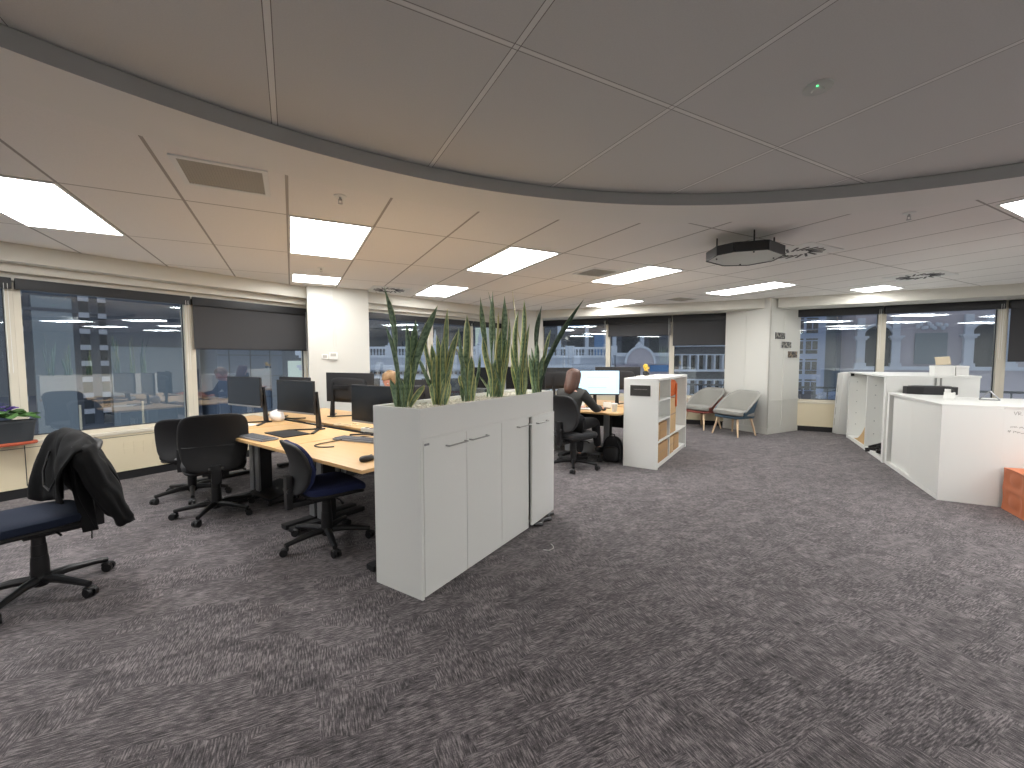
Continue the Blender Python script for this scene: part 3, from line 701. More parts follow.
for (bx, by), label, leaves in CL:
    root = thing('snake_plant', label, 'plant', (bx, by, 1.108), 0, 'snake plants in the planter trough')
    bm = bmesh.new(); uvl = bm.loops.layers.uv.new('UVMap')
    extra = [(rnd.uniform(-0.05, 0.05), rnd.uniform(-0.06, 0.06), rnd.uniform(0.12, 0.38), rnd.uniform(0.03, 0.045), rnd.choice('vp')) for _ in range(5)]
    for (x0, dx, h, w, kd) in leaves + extra:
        x0 *= 0.8; y0 = rnd.uniform(-0.04, 0.04); dy = rnd.uniform(-0.05, 0.05) * h; tw0 = rnd.uniform(-1.0, 1.0); tw1 = tw0 * 0.3 + rnd.uniform(-0.8, 0.8)
        bow = rnd.uniform(-0.035, 0.035) * h; wob = rnd.uniform(-0.018, 0.018) * h; tall = h > 0.7; long_ = abs(dx) > 0.3; NSG = 16; rows = []
        ex = 1.9 if long_ else 1.5
        for i in range(NSG + 1):
            tt = i / NSG
            px = x0 + dx * tt ** ex; px += bow * math.sin(PI * tt) + wob * math.sin(2 * PI * tt); py = y0 + dy * tt ** 1.4; pz = h * (tt - (0.06 * math.sin(PI * tt) if long_ else 0)) - 0.012
            if kd == 'y' and tt > 0.8: pz -= (tt - 0.8) ** 2 * 1.0
            if tall and kd in 'pd' and not long_: wd = 0.22 + 0.78 * max(0, math.sin(PI * min(1, max(0, (tt - 0.42) / 0.62)))) if tt > 0.42 else 0.38 - 0.38 * tt
            else: wd = 0.40 + 0.60 * math.sin(PI * min(1, tt * 0.78 + 0.02)) ** 1.5
            if tt > 0.80: wd *= max(0.0, 1 - ((tt - 0.80) / 0.20) ** 1.8)
            hw = max(0.0006, w * 0.5 * wd); a = tw0 + (tw1 - tw0) * tt
            ca, sa = math.cos(a), math.sin(a); fold = hw * 0.28
            L_ = Vector((px - hw * ca, py - hw * sa, pz)); Rg = Vector((px + hw * ca, py + hw * sa, pz))
            Fm = Vector((px + sa * 0.0 - fold * -sa * 1.0, py + fold * ca * 1.0 - 0.0025, pz)); Bm = Fm + Vector((-sa * 0.004, ca * 0.004, 0))
            rows.append([bm.verts.new(q) for q in (L_, Fm, Rg, Bm)])
        us = (0.0, 0.5, 1.0, 0.5)
        for i in range(NSG):
            for k in range(4):
                k2 = (k + 1) % 4
                f = bm.faces.new([rows[i][k], rows[i][k2], rows[i + 1][k2], rows[i + 1][k]]); f.material_index = LI[kd]; f.smooth = True
                for lp, (uu, vv) in zip(f.loops, ((us[k], i), (us[k2], i), (us[k2], i + 1), (us[k], i + 1))): lp[uvl].uv = (uu if not (k == 3 and uu == 0.0) else 0.0, vv / NSG * h)
    me = bpy.data.meshes.new('foliage'); bm.to_mesh(me); bm.free()
    for q in LM: me.materials.append(M[q])
    fo = bpy.data.objects.new('foliage', me); C.objects.link(fo); fo.parent = root
# thing beneath the far door and a thread on the carpet
q = Matrix.Rotation(PA, 4, 'Z')
mb = MB(); mb.M = Matrix.Translation((PN[0], PN[1], 0)) @ q
mb.tube([(1.30, -0.02, 0.022), (1.36, -0.055, 0.012), (1.42, -0.03, 0.02), (1.50, -0.06, 0.012), (1.56, -0.015, 0.02), (1.63, -0.03, 0.014)], [0.014, 0.02, 0.016, 0.02, 0.016, 0.01], 8)
tag(mb.build('cable_bundle', M['black_pl']), 'black cable bundle poking out beneath the far cabinet door', 'cable')
mb = MB(); mb.tube([(0.23, 3.04, 0.004), (0.27, 3.03, 0.004), (0.305, 3.06, 0.004), (0.31, 3.10, 0.004), (0.295, 3.14, 0.004)], 0.002, 5)
tag(mb.build('thread', M['white_pl']), 'short white thread lying on the carpet beside the planter cabinet', 'thread')

# ------------------------------------------------------------------ office chairs
def office_chair(label, loc, face, seat_m, back_m, shell_m, base_phase, back_w=0.46, back_h=0.44, back_z=0.60, seat_z=0.47, seat_w=0.49, seat_d=0.47, arm=False, tall=False):
    """face = compass angle the sitter looks along; base_phase = world angle of one leg of the star."""
    r = thing('office_chair', label, 'chair', (loc[0], loc[1], 0), face - PI / 2)
    ph = base_phase - (face - PI / 2)
    mb = MB(); mb.lathe([(0.032, 0.055), (0.045, 0.075), (0.045, 0.115), (0.034, 0.135)], 20); mb.build('hub', M['black_pl'], r)
    for k in range(5):
        a = ph + 2 * PI * k / 5; c, s = math.cos(a), math.sin(a); L = 0.315
        mb = MB()
        mb.at((0, 0, 0), (0, 0, a))
        mb.tube([(0.03, 0, 0.098), (0.12, 0, 0.100), (0.24, 0, 0.086), (L, 0, 0.074)], [0.027, 0.024, 0.019, 0.017], 10)
        mb.tube([(L - 0.012, 0, 0.076), (L - 0.012, 0, 0.052)], 0.011, 8)
        lg = mb.build('leg', M['black_pl'], r)
        cs = MB(); sw = random.uniform(-0.9, 0.9)
        cs.at((c * (L - 0.012), s * (L - 0.012), 0), (0, 0, a + sw))
        for yy in (-0.017, 0.017):
            for (x0, rr) in ((0.018, 0.027),):
                cs.tube([(x0, yy - 0.010, rr), (x0, yy + 0.010, rr)], rr, 16)
        cs.sup(0.028, 0.026, 0.016, 0.8, 0.6, 12, 8, (0.010, 0, 0.046))
        cs.build('caster', M['black_pl'], lg)
    mb = MB(); mb.tube([(0, 0, 0.12), (0, 0, 0.20), (0, 0, 0.24)], [0.042, 0.041, 0.038], 18); mb.tube([(0, 0, 0.235), (0, 0, 0.31)], [0.036, 0.034], 18); mb.tube([(0, 0, 0.305), (0, 0, 0.38)], [0.032, 0.030], 16); mb.tube([(0, 0, 0.37), (0, 0, seat_z - 0.075)], 0.022, 14)
    mb.build('gas_column', M['black_pl'], r)
    mb = MB(); mb.box(-0.10, 0.10, -0.15, 0.13, seat_z - 0.085, seat_z - 0.05, 0.012); mb.box(-0.06, 0.06, -0.11, 0.07, seat_z - 0.115, seat_z - 0.08, 0.012)
    mb.tube([(0.09, 0.02, seat_z - 0.08), (0.20, 0.03, seat_z - 0.085), (0.24, 0.03, seat_z - 0.10)], [0.006, 0.006, 0.010], 8)
    mb.tube([(-0.09, -0.05, seat_z - 0.08), (-0.19, -0.06, seat_z - 0.09)], 0.006, 8)
    mb.tube([(0.0, -0.12, seat_z - 0.085), (0.0, -0.20, seat_z - 0.11)], 0.014, 10)
    mb.build('mechanism', M['black_pl'], r)
    def seatfn(x, y, z):
        yy = y / (seat_d / 2)
        dz = -0.030 * max(0, yy - 0.45) ** 2 * 4 - 0.010 * (1 - min(1, (x / (seat_w / 2)) ** 2)) * (1 - min(1, yy * yy))
        k = 1 - 0.06 * max(0, -yy)
        return (x * k, y, z + dz)
    mb = MB(); mb.sup(seat_w / 2, seat_d / 2, 0.042, 0.55, 0.45, 32, 12, (0, 0.03, seat_z), seatfn); mb.build('seat', seat_m, r)
    mb = MB(); mb.sup(seat_w / 2 - 0.008, seat_d / 2 - 0.008, 0.022, 0.5, 0.45, 28, 8, (0, 0.03, seat_z - 0.038), seatfn); mb.build('seat_shell', shell_m, r)
    zc = back_z + back_h / 2; yb = -0.215
    def backfn(x, y, z):
        tt = z / (back_h / 2); kx = (1.0 - 0.10 * max(0, tt) ** 2 - 0.22 * max(0, -tt) ** 2) if not tall else (1.0 - 0.04 * max(0, tt) ** 2 - 0.20 * max(0, -tt) ** 1.5)
        x *= kx
        return (x, y + 0.65 * x * x - 0.10 * z + 0.035 * math.cos(tt * 2.2) - 0.02, z)
    mb = MB(); mb.sup(back_w / 2, 0.026, back_h / 2, 0.42, 0.5, 36, 18, (0, yb + 0.022, zc), backfn); mb.build('backrest', back_m, r)
    mb = MB(); mb.sup(back_w / 2 + 0.004, 0.022, back_h / 2 + 0.004, 0.40, 0.5, 36, 18, (0, yb - 0.006, zc), backfn); sh = mb.build('back_shell', shell_m, r)
    if tall:
        mb = MB(); pts = []
        for i in range(13):
            x = -back_w * 0.455 + back_w * 0.91 * i / 12
            p = backfn(x, -0.023, -0.03); pts.append((p[0], p[1] + yb - 0.006, p[2] + zc))
        mb.tube(pts, 0.0035, 6); mb.build('seam', M['black_pl'], sh)
    zb0 = back_z + 0.05
    mb = MB()
    mb.box(-0.038, 0.038, yb - 0.075, yb - 0.030, seat_z - 0.13, back_z + (0.06 if tall else 0.13), 0.014)
    mb.box(-0.034, 0.034, yb - 0.06, -0.10, seat_z - 0.125, seat_z - 0.085, 0.012)
    mb.tube([(-0.055, yb - 0.055, zb0 - 0.03), (0.055, yb - 0.055, zb0 - 0.03)], 0.020, 10)
    mb.build('back_bar', M['black_pl'], r)
    if arm:
        for s in (-1, 1):
            mb = MB(); mb.tube([(s * 0.16, -0.02, seat_z - 0.07), (s * 0.27, -0.02, seat_z - 0.05), (s * 0.285, -0.02, seat_z + 0.14)], 0.014, 8)
            mb.sup(0.035, 0.12, 0.014, 0.5, 0.5, 16, 8, (s * 0.285, 0.0, seat_z + 0.155)); mb.build('armrest', M['black_pl'], r)
    return r
office_chair('navy office chair at left with a black jacket over its back', (-2.85, 2.47), R_(238), M['navy_fab'], M['black_fab'], M['black_soft'], R_(-76), 0.45, 0.36, 0.54, 0.475)
office_chair('black office chair with tall wide back, second from the left windows', (-2.72, 3.80), R_(127), M['black_fab'], M['black_fab'], M['black_soft'], R_(-80), 0.51, 0.50, 0.445, 0.47, 0.50, 0.48, False, True)
office_chair('black office chair half hidden behind the tall backed chair, beside the cream wall', (-3.32, 4.30), R_(112), M['black_fab'], M['black_fab'], M['black_soft'], R_(235), 0.46, 0.42, 0.42, 0.45)
office_chair('blue seated office chair tucked under the near desk beside the planter', (-1.44, 3.20), R_(44), M['blue_fab'], M['blue_fab'], M['black_soft'], R_(231), 0.42, 0.375, 0.445, 0.455, 0.47, 0.45)
office_chair('charcoal office chair under the person in the dark grey top', (0.80, 5.43), R_(40), M['grey_fab'], M['grey_fab'], M['black_soft'], R_(262), 0.45, 0.46, 0.50, 0.455)

# jacket over the back of the first chair
def jacket():
    loc = (-2.86, 2.47); face = R_(238)
    r = thing('jacket', 'black rain jacket draped over the back of the navy chair', 'jacket', (loc[0], loc[1], 0), face - PI / 2)
    def wr(a, b): return 0.005 * math.sin(16 * a + 3 * math.sin(4 * b)) + 0.004 * math.sin(9 * b - 11 * a + 2 * math.sin(6 * a)) + 0.0022 * math.sin(27 * a + 8 * b)
    def body(u, v):
        # u across, v from the inner hem over the top to the outer hem
        ax = (u - 0.5) * 2; x = ax * 0.315
        top = 0.975 - 0.10 * abs(ax) ** 2.6 + 0.006 * math.sin(9 * u)
        if v < 0.45:
            k = v / 0.45; hem = 0.525 + 0.05 * math.sin(4.0 * u + 0.5) + 0.05 * abs(ax) ** 2
            z = hem + (top - hem) * math.sin(k * PI / 2) ** 0.85; y = -0.095 - 0.085 * k ** 2 + 0.022 * math.sin(8 * u + 3 * v) * (1 - k)
        else:
            k = (v - 0.45) / 0.55; hem = 0.50 + 0.04 * math.sin(6 * u)
            z = top - (top - hem) * (1 - math.cos(k * PI / 2)) ** 0.8; y = -0.18 - 0.15 * math.sin(k * PI / 2) - 0.02 * math.sin(10 * u + 3 * v) * k
        y += 0.32 * x * x
        w_ = wr(u * 1.3, v * 1.6)
        sp = 1 + 0.07 * abs(v - 0.45)
        return (x * sp, y + w_ * 1.4, z + w_ * 0.7)
    mb = MB(); mb.grid(body, 60, 64); o = mb.build('body', M['jacket'], r, ang=80); solid(o, 0.012, 1)
    def drop(name, pts, rad, fl=0.6):
        # dense tube with running folds
        mb = MB(); rings = []; N_ = 26; n = len(pts) - 1
        for i in range(N_ + 1):
            t = i / N_ * n; a = min(int(t), n - 1); f = t - a
            p = [pts[a][q] + (pts[a + 1][q] - pts[a][q]) * f for q in range(3)]; rr = rad[a] + (rad[a + 1] - rad[a]) * f
            row = []
            for k in range(28):
                an = 2 * PI * k / 28
                w_ = 1 + 0.10 * math.sin(4 * an + 0.22 * i) + 0.07 * math.sin(7 * an - 0.35 * i) + 0.06 * math.sin(0.9 * i + 2 * an)
                row.append(mb.v((p[0] + rr * w_ * math.cos(an), p[1] + fl * rr * w_ * math.sin(an), p[2] + 0.010 * math.sin(2 * an + 0.5 * i))))
            rings.append(row)
        for a, b in zip(rings, rings[1:]):
            for k in range(28): mb.face([a[k], a[(k + 1) % 28], b[(k + 1) % 28], b[k]])
        mb.face(rings[0][::-1]); mb.face(rings[-1])
        return mb.build(name, M['jacket'], r, ang=80)
    # the sleeve hanging at the right of the photo and the folded one at the left (sitter's left is local -x)
    SG = -1
    drop('sleeve', [(SG * 0.25, -0.17, 0.91), (SG * 0.30, -0.18, 0.82), (SG * 0.325, -0.21, 0.70), (SG * 0.345, -0.25, 0.58), (SG * 0.365, -0.29, 0.47), (SG * 0.375, -0.31, 0.42)], [0.07, 0.085, 0.085, 0.08, 0.068, 0.058], 0.75)
    drop('sleeve', [(-SG * 0.25, -0.16, 0.89), (-SG * 0.31, -0.16, 0.80), (-SG * 0.33, -0.14, 0.72), (-SG * 0.30, -0.11, 0.665)], [0.07, 0.08, 0.065, 0.03], 0.7)
    def flap(name, x0, x1, zt, zb, y0, y1, taper):
        mb = MB()
        def fn(u, v):
            xm = x0 + (x1 - x0) * u; xc = (x0 + x1) / 2
            return (xc + (xm - xc) * (1 - taper * v), y0 + (y1 - y0) * v + 0.03 * math.sin(7 * u + 4 * v), zt + (zb - zt) * v)
        mb.grid(fn, 20, 24); o = mb.build(name, M['jacket'], r, ang=80); solid(o, 0.010, 0)
    flap('front_panel', SG * 0.31, SG * 0.14, 0.86, 0.375, -0.135, -0.185, 0.85)
    flap('lining', -0.20, 0.20, 0.60, 0.46, -0.275, -0.29, 0.25)
    mb = MB(); mb.tube([(-0.20, -0.085, 0.80), (-0.16, -0.06, 0.70), (-0.06, -0.055, 0.63), (0.06, -0.055, 0.64), (0.12, -0.065, 0.72), (0.13, -0.10, 0.84)], 0.006, 8); mb.build('drawcord', M['black_pl'], r)
    mb = MB(); mb.tube([(SG * 0.225, -0.19, 0.38), (SG * 0.23, -0.19, 0.36), (SG * 0.22, -0.19, 0.345), (SG * 0.225, -0.19, 0.325)], 0.004, 6); mb.build('toggle_cord', M['black_pl'], r)
jacket()

# ------------------------------------------------------------------ desk cluster by the left windows
D0 = Vector((-0.945, 2.615)); DA = R_(144)
E1 = Vector((math.cos(DA), math.sin(DA))); E2 = Vector((math.sin(DA), -math.cos(DA)))   # along the front edge, into the desk
def dk(a, b): p = D0 + E1 * a + E2 * b; return (p.x, p.y)
def desk(label, org, e1ang, w, d, z, legs=(0.06, None), round_c=None, top='beech'):
    """Local x runs along the front edge to the left, local y is mirrored into the desk (negative)."""
    r = thing('desk', label, 'desk', (org[0], org[1], 0), e1ang, 'beech topped office desks')
    mb = MB()
    if round_c:
        poly = [(w, 0), (w, -d), (0, -d)] + [(0, -round_c)] + [(round_c - round_c * math.cos(a), -round_c + round_c * math.sin(a)) for a in [PI / 2 * i / 8 for i in range(1, 9)]]
        poly = poly[::-1]
        mb.prism(poly, z - 0.025, z, 0.003)
    else: mb.box(0.003, w - 0.003, -d, 0, z - 0.025, z, 0.003)
    mb.build('desktop', M[top], r)
    mb = MB(); mb.box(0.12, w - 0.12, -d * 0.5 - 0.03, -d * 0.5 + 0.03, z - 0.085, z - 0.026, 0.004); mb.box(0.10, w - 0.10, -d + 0.06, -d + 0.08, z - 0.30, z - 0.03); mb.build('frame', M['black_soft'], r)
    for x in (legs[0], w - legs[0]):
        mb = MB(); mb.box(x - 0.04, x + 0.04, -d * 0.5 - 0.055, -d * 0.5 + 0.055, 0.05, z - 0.027, 0.006); lg = mb.build('leg', M['black_soft'], r)
        mb = MB(); mb.box(x - 0.041, x + 0.041, -d * 0.5 + 0.056, -d * 0.5 + 0.075, 0.05, z - 0.03, 0.004); mb.build('cover_strip', M['silver'], lg)
        mb = MB(); mb.box(x - 0.04, x + 0.04, -d + 0.06, -0.08, 0.012, 0.052, 0.012); mb.build('foot', M['black_soft'], lg)
    return r
DZ = 0.715
desk('beech desk beside the planter cabinet with the mouse on it', dk(0, 0), DA, 1.165, 0.80, DZ)
desk('middle beech desk behind the tall backed black chair', dk(1.17, 0), DA, 1.165, 0.80, DZ)
desk('beech desk at the far left end of the row', dk(2.34, 0), DA, 1.10, 0.80, DZ)
desk('beech desk across from the planter end of the row', dk(0.10, 0.96), DA, 1.07, 0.78, DZ)
desk('beech desk in front of the person in the blue shirt, across the cable gap', dk(1.17, 0.96), DA, 1.165, 0.78, DZ)
desk('beech desk in the back row closest to the pillar', dk(2.34, 0.96), DA, 1.10, 0.78, DZ)
mb = MB(); mb.at((D0.x, D0.y, 0), (0, 0, DA)).box(0.15, 3.3, -0.945, -0.815, 0.56, 0.575); mb.box(0.15, 3.3, -0.945, -0.935, 0.56, 0.69); mb.box(0.15, 3.3, -0.825, -0.815, 0.56, 0.69)
tag(mb.build('cable_tray', M['black_soft'], smooth=False), 'black cable tray in the gap between the two desk rows', 'cable tray')

def monitor(label, loc, ang, w=0.615, h=0.355, zb=0.86, z0=DZ, lit=False, curved=0.0, grp='black computer monitors', foot=True, pole_x=0.0):
    """Local -y is the side of the screen."""
    r = thing('monitor', label, 'monitor', (loc[0], loc[1], z0), ang, grp)
    b = zb - z0; zc = b + h / 2
    mb = MB(); mb.box(-w / 2, w / 2, -0.012, 0.010, b, b + h, 0.005); mb.sup(w * 0.38, 0.022, h * 0.36, 0.4, 0.4, 24, 10, (0, 0.018, zc - 0.01), lambda x, y, z: (x, max(y, -0.012), z)); mb.build('housing', M['black_soft'], r)
    mb = MB(); mb.box(-w / 2 + 0.008, w / 2 - 0.008, -0.0135, -0.0115, b + 0.018, b + h - 0.008); s = mb.build('screen', M['scr_on'] if lit else M['screen'], r, smooth=False)
    if lit:
        mb = MB(); mb.box(-0.10, 0.16, -0.0142, -0.0136, zc - 0.075, zc - 0.071); mb.box(-w / 2 + 0.03, -w / 2 + 0.10, -0.0142, -0.0136, zc - 0.12, zc - 0.117); mb.box(-0.12, 0.2, -0.0142, -0.0136, zc + 0.08, zc + 0.082); mb.build('text_line', M['scr_line'], s, smooth=False)
    mb = MB(); mb.box(-w / 2 + 0.002, w / 2 - 0.002, -0.0145, -0.012, b, b + 0.017, 0.002); mb.build('lower_bezel', M['silver'] if not lit else M['black_pl'], r)
    mb = MB()
    mb.M = Matrix.Translation((pole_x, 0.048, 0))
    V0 = [(-0.03, 0.0, 0.008), (0.03, 0.0, 0.008), (0.03, 0.025, 0.008), (-0.03, 0.025, 0.008), (-0.016, -0.02, zc + 0.06), (0.016, -0.02, zc + 0.06), (0.016, 0.0, zc + 0.06), (-0.016, 0.0, zc + 0.06)]
    vv = [mb.v(p) for p in V0]
    for q in ((0, 3, 2, 1), (4, 5, 6, 7), (0, 1, 5, 4), (1, 2, 6, 5), (2, 3, 7, 6), (3, 0, 4, 7)): mb.face([vv[i] for i in q])
    mb.build('stand', M['black_pl'], r)
    mb = MB(); mb.box(min(pole_x, 0.0) - 0.03, max(pole_x, 0.0) + 0.03 - (0.02 if pole_x else 0), 0.012, 0.05, zc - 0.03, zc + 0.03, 0.006); mb.build('mount', M['black_pl'], r)
    if foot:
        mb = MB()
        for sx in (-1, 1):
            mb.at((pole_x, 0.062, 0), (0, 0, math.atan2(-0.20, sx * 0.19)))
            mb.box(0, 0.29, -0.016, 0.016, 0.0, 0.012, 0.004)
        mb.at((pole_x, 0.062, 0)).box(-0.05, 0.05, -0.03, 0.035, 0, 0.014, 0.005)
        mb.build('base', M['black_pl'], r)
    return r
monitor('dark monitor furthest left on the desks, in front of the window', (-3.05, 4.78), R_(-29), 0.66, 0.335, 0.885, pole_x=0.30)
monitor('dark monitor behind the keyboard of the middle desk, facing the camera', (-2.21, 4.28), R_(-31), 0.63, 0.335, 0.868, pole_x=0.285)
monitor('monitor mostly hidden behind the middle desk monitor, only its top edge showing', (-2.50, 4.83), R_(148), 0.60, 0.34, 0.875, pole_x=0.24)
monitor('large monitor seen from behind in front of the white pillar', (-1.96, 5.06), R_(152), 0.80, 0.36, 0.895, pole_x=0.24)
monitor('dark monitor cut off by the near corner of the planter', (-1.25, 3.86), R_(-34), 0.72, 0.36, 0.815)
monitor('monitor back showing between the first two snake plants', (-0.93, 4.45), R_(160), 0.60, 0.34, 0.86)

def keyboard(label, loc, ang, w=0.44):
    r = thing('keyboard', label, 'keyboard', (loc[0], loc[1], DZ), ang, 'grey keyboards')
    mb = MB(); mb.box(-w / 2, w / 2, -0.07, 0.07, 0.002, 0.018, 0.004); mb.build('case', M['key'], r)
    mb = MB()
    for j in range(5):
        for i in range(20): mb.box(-w / 2 + 0.012 + i * (w - 0.024) / 20, -w / 2 + 0.012 + (i + 0.86) * (w - 0.024) / 20, -0.058 + j * 0.023, -0.039 + j * 0.023, 0.018, 0.024)
    mb.build('keys', M['vent_d'], r, smooth=False)
keyboard('grey keyboard on the desk beside the planter', (-1.33, 3.60), R_(-22))
keyboard('grey keyboard on the middle desk, right of the tall backed chair', (-2.26, 3.70), R_(-33))
def mouse(label, loc, ang, z=DZ):
    r = thing('computer_mouse', label, 'mouse', (loc[0], loc[1], z), ang)
    mb = MB(); mb.sup(0.032, 0.058, 0.02, 0.8, 0.8, 20, 10, (0, 0, 0.018), lambda x, y, z: (x, y, max(z, -0.017) * (1 + (0.3 if y < 0 else -0.2) * abs(y) / 0.058))); mb.build('shell', M['black_pl'], r)
    mb = MB(); mb.tube([(-0.004, 0.03, 0.034), (0.004, 0.03, 0.034)], 0.008, 10); mb.build('wheel', M['silver'], r)
mouse('black computer mouse on the desk at the planter corner', (-1.0, 2.87), R_(-40))
mb = MB(); mb.at((-2.12, 3.93, DZ), (0, 0, R_(-38))).box(-0.20, 0.20, -0.12, 0.12, 0.001, 0.010, 0.004)
tag(mb.build('mouse_pad', M['black_soft']), 'flat black pad on the middle desk under the monitor foot', 'mouse pad')
mb = MB(); mb.curve([(-1.15, 3.70, DZ + 0.030), (-1.35, 3.66, DZ + 0.02), (-1.52, 3.52, DZ + 0.008), (-1.60, 3.38, DZ + 0.006), (-1.52, 3.30, DZ + 0.006), (-1.42, 3.32, DZ + 0.006)], 0.005, 6)
tag(mb.build('cable', M['black_pl']), 'thin black cable curling over the keyboard on the near desk', 'cable')
r = thing('power_strip', 'white power adaptor at the cable gap behind the near keyboard', 'power strip', (-1.34, 4.02, DZ), R_(-30))
mb = MB(); mb.box(-0.14, 0.10, -0.03, 0.03, 0.0, 0.035, 0.006); mb.build('body', M['white_pl'], r)
for k in range(3): 
    mb = MB(); mb.box(-0.10 + k * 0.07, -0.065 + k * 0.07, -0.018, 0.018, 0.035, 0.038); mb.build('socket', M['black_pl'], r, smooth=False)
def crumple(name, m, label, cat, loc, sx, sy, sz, seed):
    rn = random.Random(seed); ph = [rn.uniform(0, 6) for _ in range(6)]
    def fn(x, y, z):
        k = 1 + 0.16 * math.sin(30 * x + ph[0]) * math.sin(26 * y + ph[1]) + 0.13 * math.sin(38 * z + ph[2] + 20 * x)
        return (x * k, y * k, max(z * k, -sz * 0.98))
    mb = MB(); mb.sup(sx, sy, sz, 0.9, 0.9, 26, 16, (loc[0], loc[1], loc[2] + sz), fn)
    return tag(mb.build(name, m, ang=50), label, cat)
crumple('paper_bag', M['redbag'], 'crumpled white bag on the desk between the two left monitors', 'bag', (-2.66, 4.74, DZ), 0.075, 0.06, 0.07, 4)
mb = MB(); rn = random.Random(8)
for k in range(3):
    x, y = -1.78 + 0.16 * k, 4.40 + 0.06 * k
    mb.curve([(x + rn.uniform(-0.1, 0.1), y + rn.uniform(-0.07, 0.07), DZ + 0.006 + 0.003 * i) for i in range(9)], 0.004, 6)
tag(mb.build('cable_tangle', M['beige']), 'tangle of pale cables under the middle desk monitor', 'cable')
mb = MB(); mb.at((-2.93, 4.42, DZ), (0, 0, R_(-30))).box(-0.16, 0.16, -0.11, 0.11, 0.0005, 0.003); mb.at((-2.9, 4.46, DZ), (0, 0, R_(-12))).box(-0.15, 0.15, -0.105, 0.105, 0.003, 0.005)
tag(mb.build('paper_sheets', M['paper'], smooth=False), 'loose white papers at the left end of the desks', 'paper')
# lift tables leg-room items beneath the near desk
r = thing('footrest', 'black sloping footrest under the middle desk', 'footrest', (-2.42, 4.22, 0), R_(-36))
mb = MB()
vv = [mb.v(p) for p in ((-0.22, -0.15, 0.05), (0.22, -0.15, 0.05), (0.22, 0.15, 0.12), (-0.22, 0.15, 0.12), (-0.22, -0.15, 0.07), (0.22, -0.15, 0.07), (0.22, 0.15, 0.14), (-0.22, 0.15, 0.14))]
for q in ((0, 3, 2, 1), (4, 5, 6, 7), (0, 1, 5, 4), (1, 2, 6, 5), (2, 3, 7, 6), (3, 0, 4, 7)): mb.face([vv[i] for i in q])
mb.build('platform', M['black_soft'], r)
for sx in (-0.19, 0.19):
    mb = MB(); mb.tube([(sx, -0.13, 0.0), (sx, -0.13, 0.055)], 0.012, 8); mb.tube([(sx, 0.12, 0.0), (sx, 0.12, 0.12)], 0.012, 8); mb.tube([(sx, -0.15, 0.012), (sx, 0.14, 0.012)], 0.012, 8); mb.build('leg', M['black_pl'], r)

# violet in a pot on the left ledge
r = thing('potted_violet', 'potted violet in a dark trough on the ledge at far left', 'potted plant', (-4.93, 4.085, SILL - 0.0545), R_(57.1), None)
r.scale = (1, 1, 1.4)
mb = MB(); mb.sup(0.19, 0.085, 0.012, 0.3, 0.7, 32, 6, (0, 0, 0.012)); mb.build('saucer', M['terra'], r)
mb = MB(); 
rings = []
for (k, z) in ((0.82, 0.022), (0.86, 0.05), (0.97, 0.155), (1.0, 0.158), (1.0, 0.175), (0.92, 0.175), (0.9, 0.16)):
    rings.append([mb.v((0.185 * k * math.copysign(abs(math.cos(a)) ** 0.55, math.cos(a)), 0.082 * k * math.copysign(abs(math.sin(a)) ** 0.55, math.sin(a)), z)) for a in [2 * PI * i / 36 for i in range(36)]])
for a, b in zip(rings, rings[1:]):
    for k in range(36): mb.face([a[k], a[(k + 1) % 36], b[(k + 1) % 36], b[k]])
mb.face(rings[0][::-1]); mb.face(rings[-1]); mb.build('pot', M['pot'], r)
mb = MB(); rn = random.Random(2)
for k in range(46):
    a = rn.uniform(0, 2 * PI); rr = rn.uniform(0.3, 1.0); L = rn.uniform(0.05, 0.09)
    cx, cy = 0.20 * rr * math.cos(a), 0.10 * rr * math.sin(a)
    mb.at((cx, cy, 0.19 + 0.045 * (1 - rr) + rn.uniform(-0.005, 0.02)), (rn.uniform(-0.4, 0.4), rn.uniform(-0.4, 0.4), a))
    mb.sup(L * 0.62, L * 0.5, 0.004, 1, 1, 12, 6, (0, 0, 0), lambda x, y, z: (x, y, z + 3.0 * y * y - 2.2 * x * x))
    mb.M = Matrix.Identity(4)
mb.build('foliage', M['leafv'], r)
mb = MB()
for k in range(9):
    cx, cy = rn.uniform(-0.04, 0.06), rn.uniform(-0.03, 0.03); cz = 0.25 + rn.uniform(0, 0.025)
    for j in range(5):
        mb.at((cx, cy, cz), (0.5, 0, 2 * PI * j / 5)).sup(0.011, 0.008, 0.002, 1, 1, 8, 4, (0.011, 0, 0))
mb.M = Matrix.Identity(4); mb.build('flower', M['violet'], r)

# wall controls on the left pillar
q = Matrix.Translation((-3.10, 6.43, 0)) @ Matrix.Rotation(YAW, 4, 'Z')
def on_pillar(x, z): p = q @ Vector((x, -0.0005, z)); return (p.x, p.y, p.z)
r = thing('thermostat', 'white thermostat with grey display on the left pillar', 'thermostat', on_pillar(0.345, 1.465), YAW)
mb = MB(); mb.box(-0.065, 0.065, -0.03, 0, -0.05, 0.06, 0.008); mb.build('case', M['white_pl'], r)
mb = MB(); mb.box(-0.04, 0.04, -0.033, -0.029, 0.0, 0.045, 0.002); mb.build('display', M['vent'], r)
r = thing('wall_switch', 'small grey wall switch left of the thermostat', 'switch', on_pillar(0.225, 1.455), YAW)
mb = MB(); mb.box(-0.045, 0.045, -0.01, 0, -0.035, 0.04, 0.004); mb.build('plate', M['white_pl'], r)
mb = MB(); mb.box(-0.03, 0.03, -0.015, -0.009, -0.015, 0.03, 0.002); mb.build('rocker', M['vent'], r)

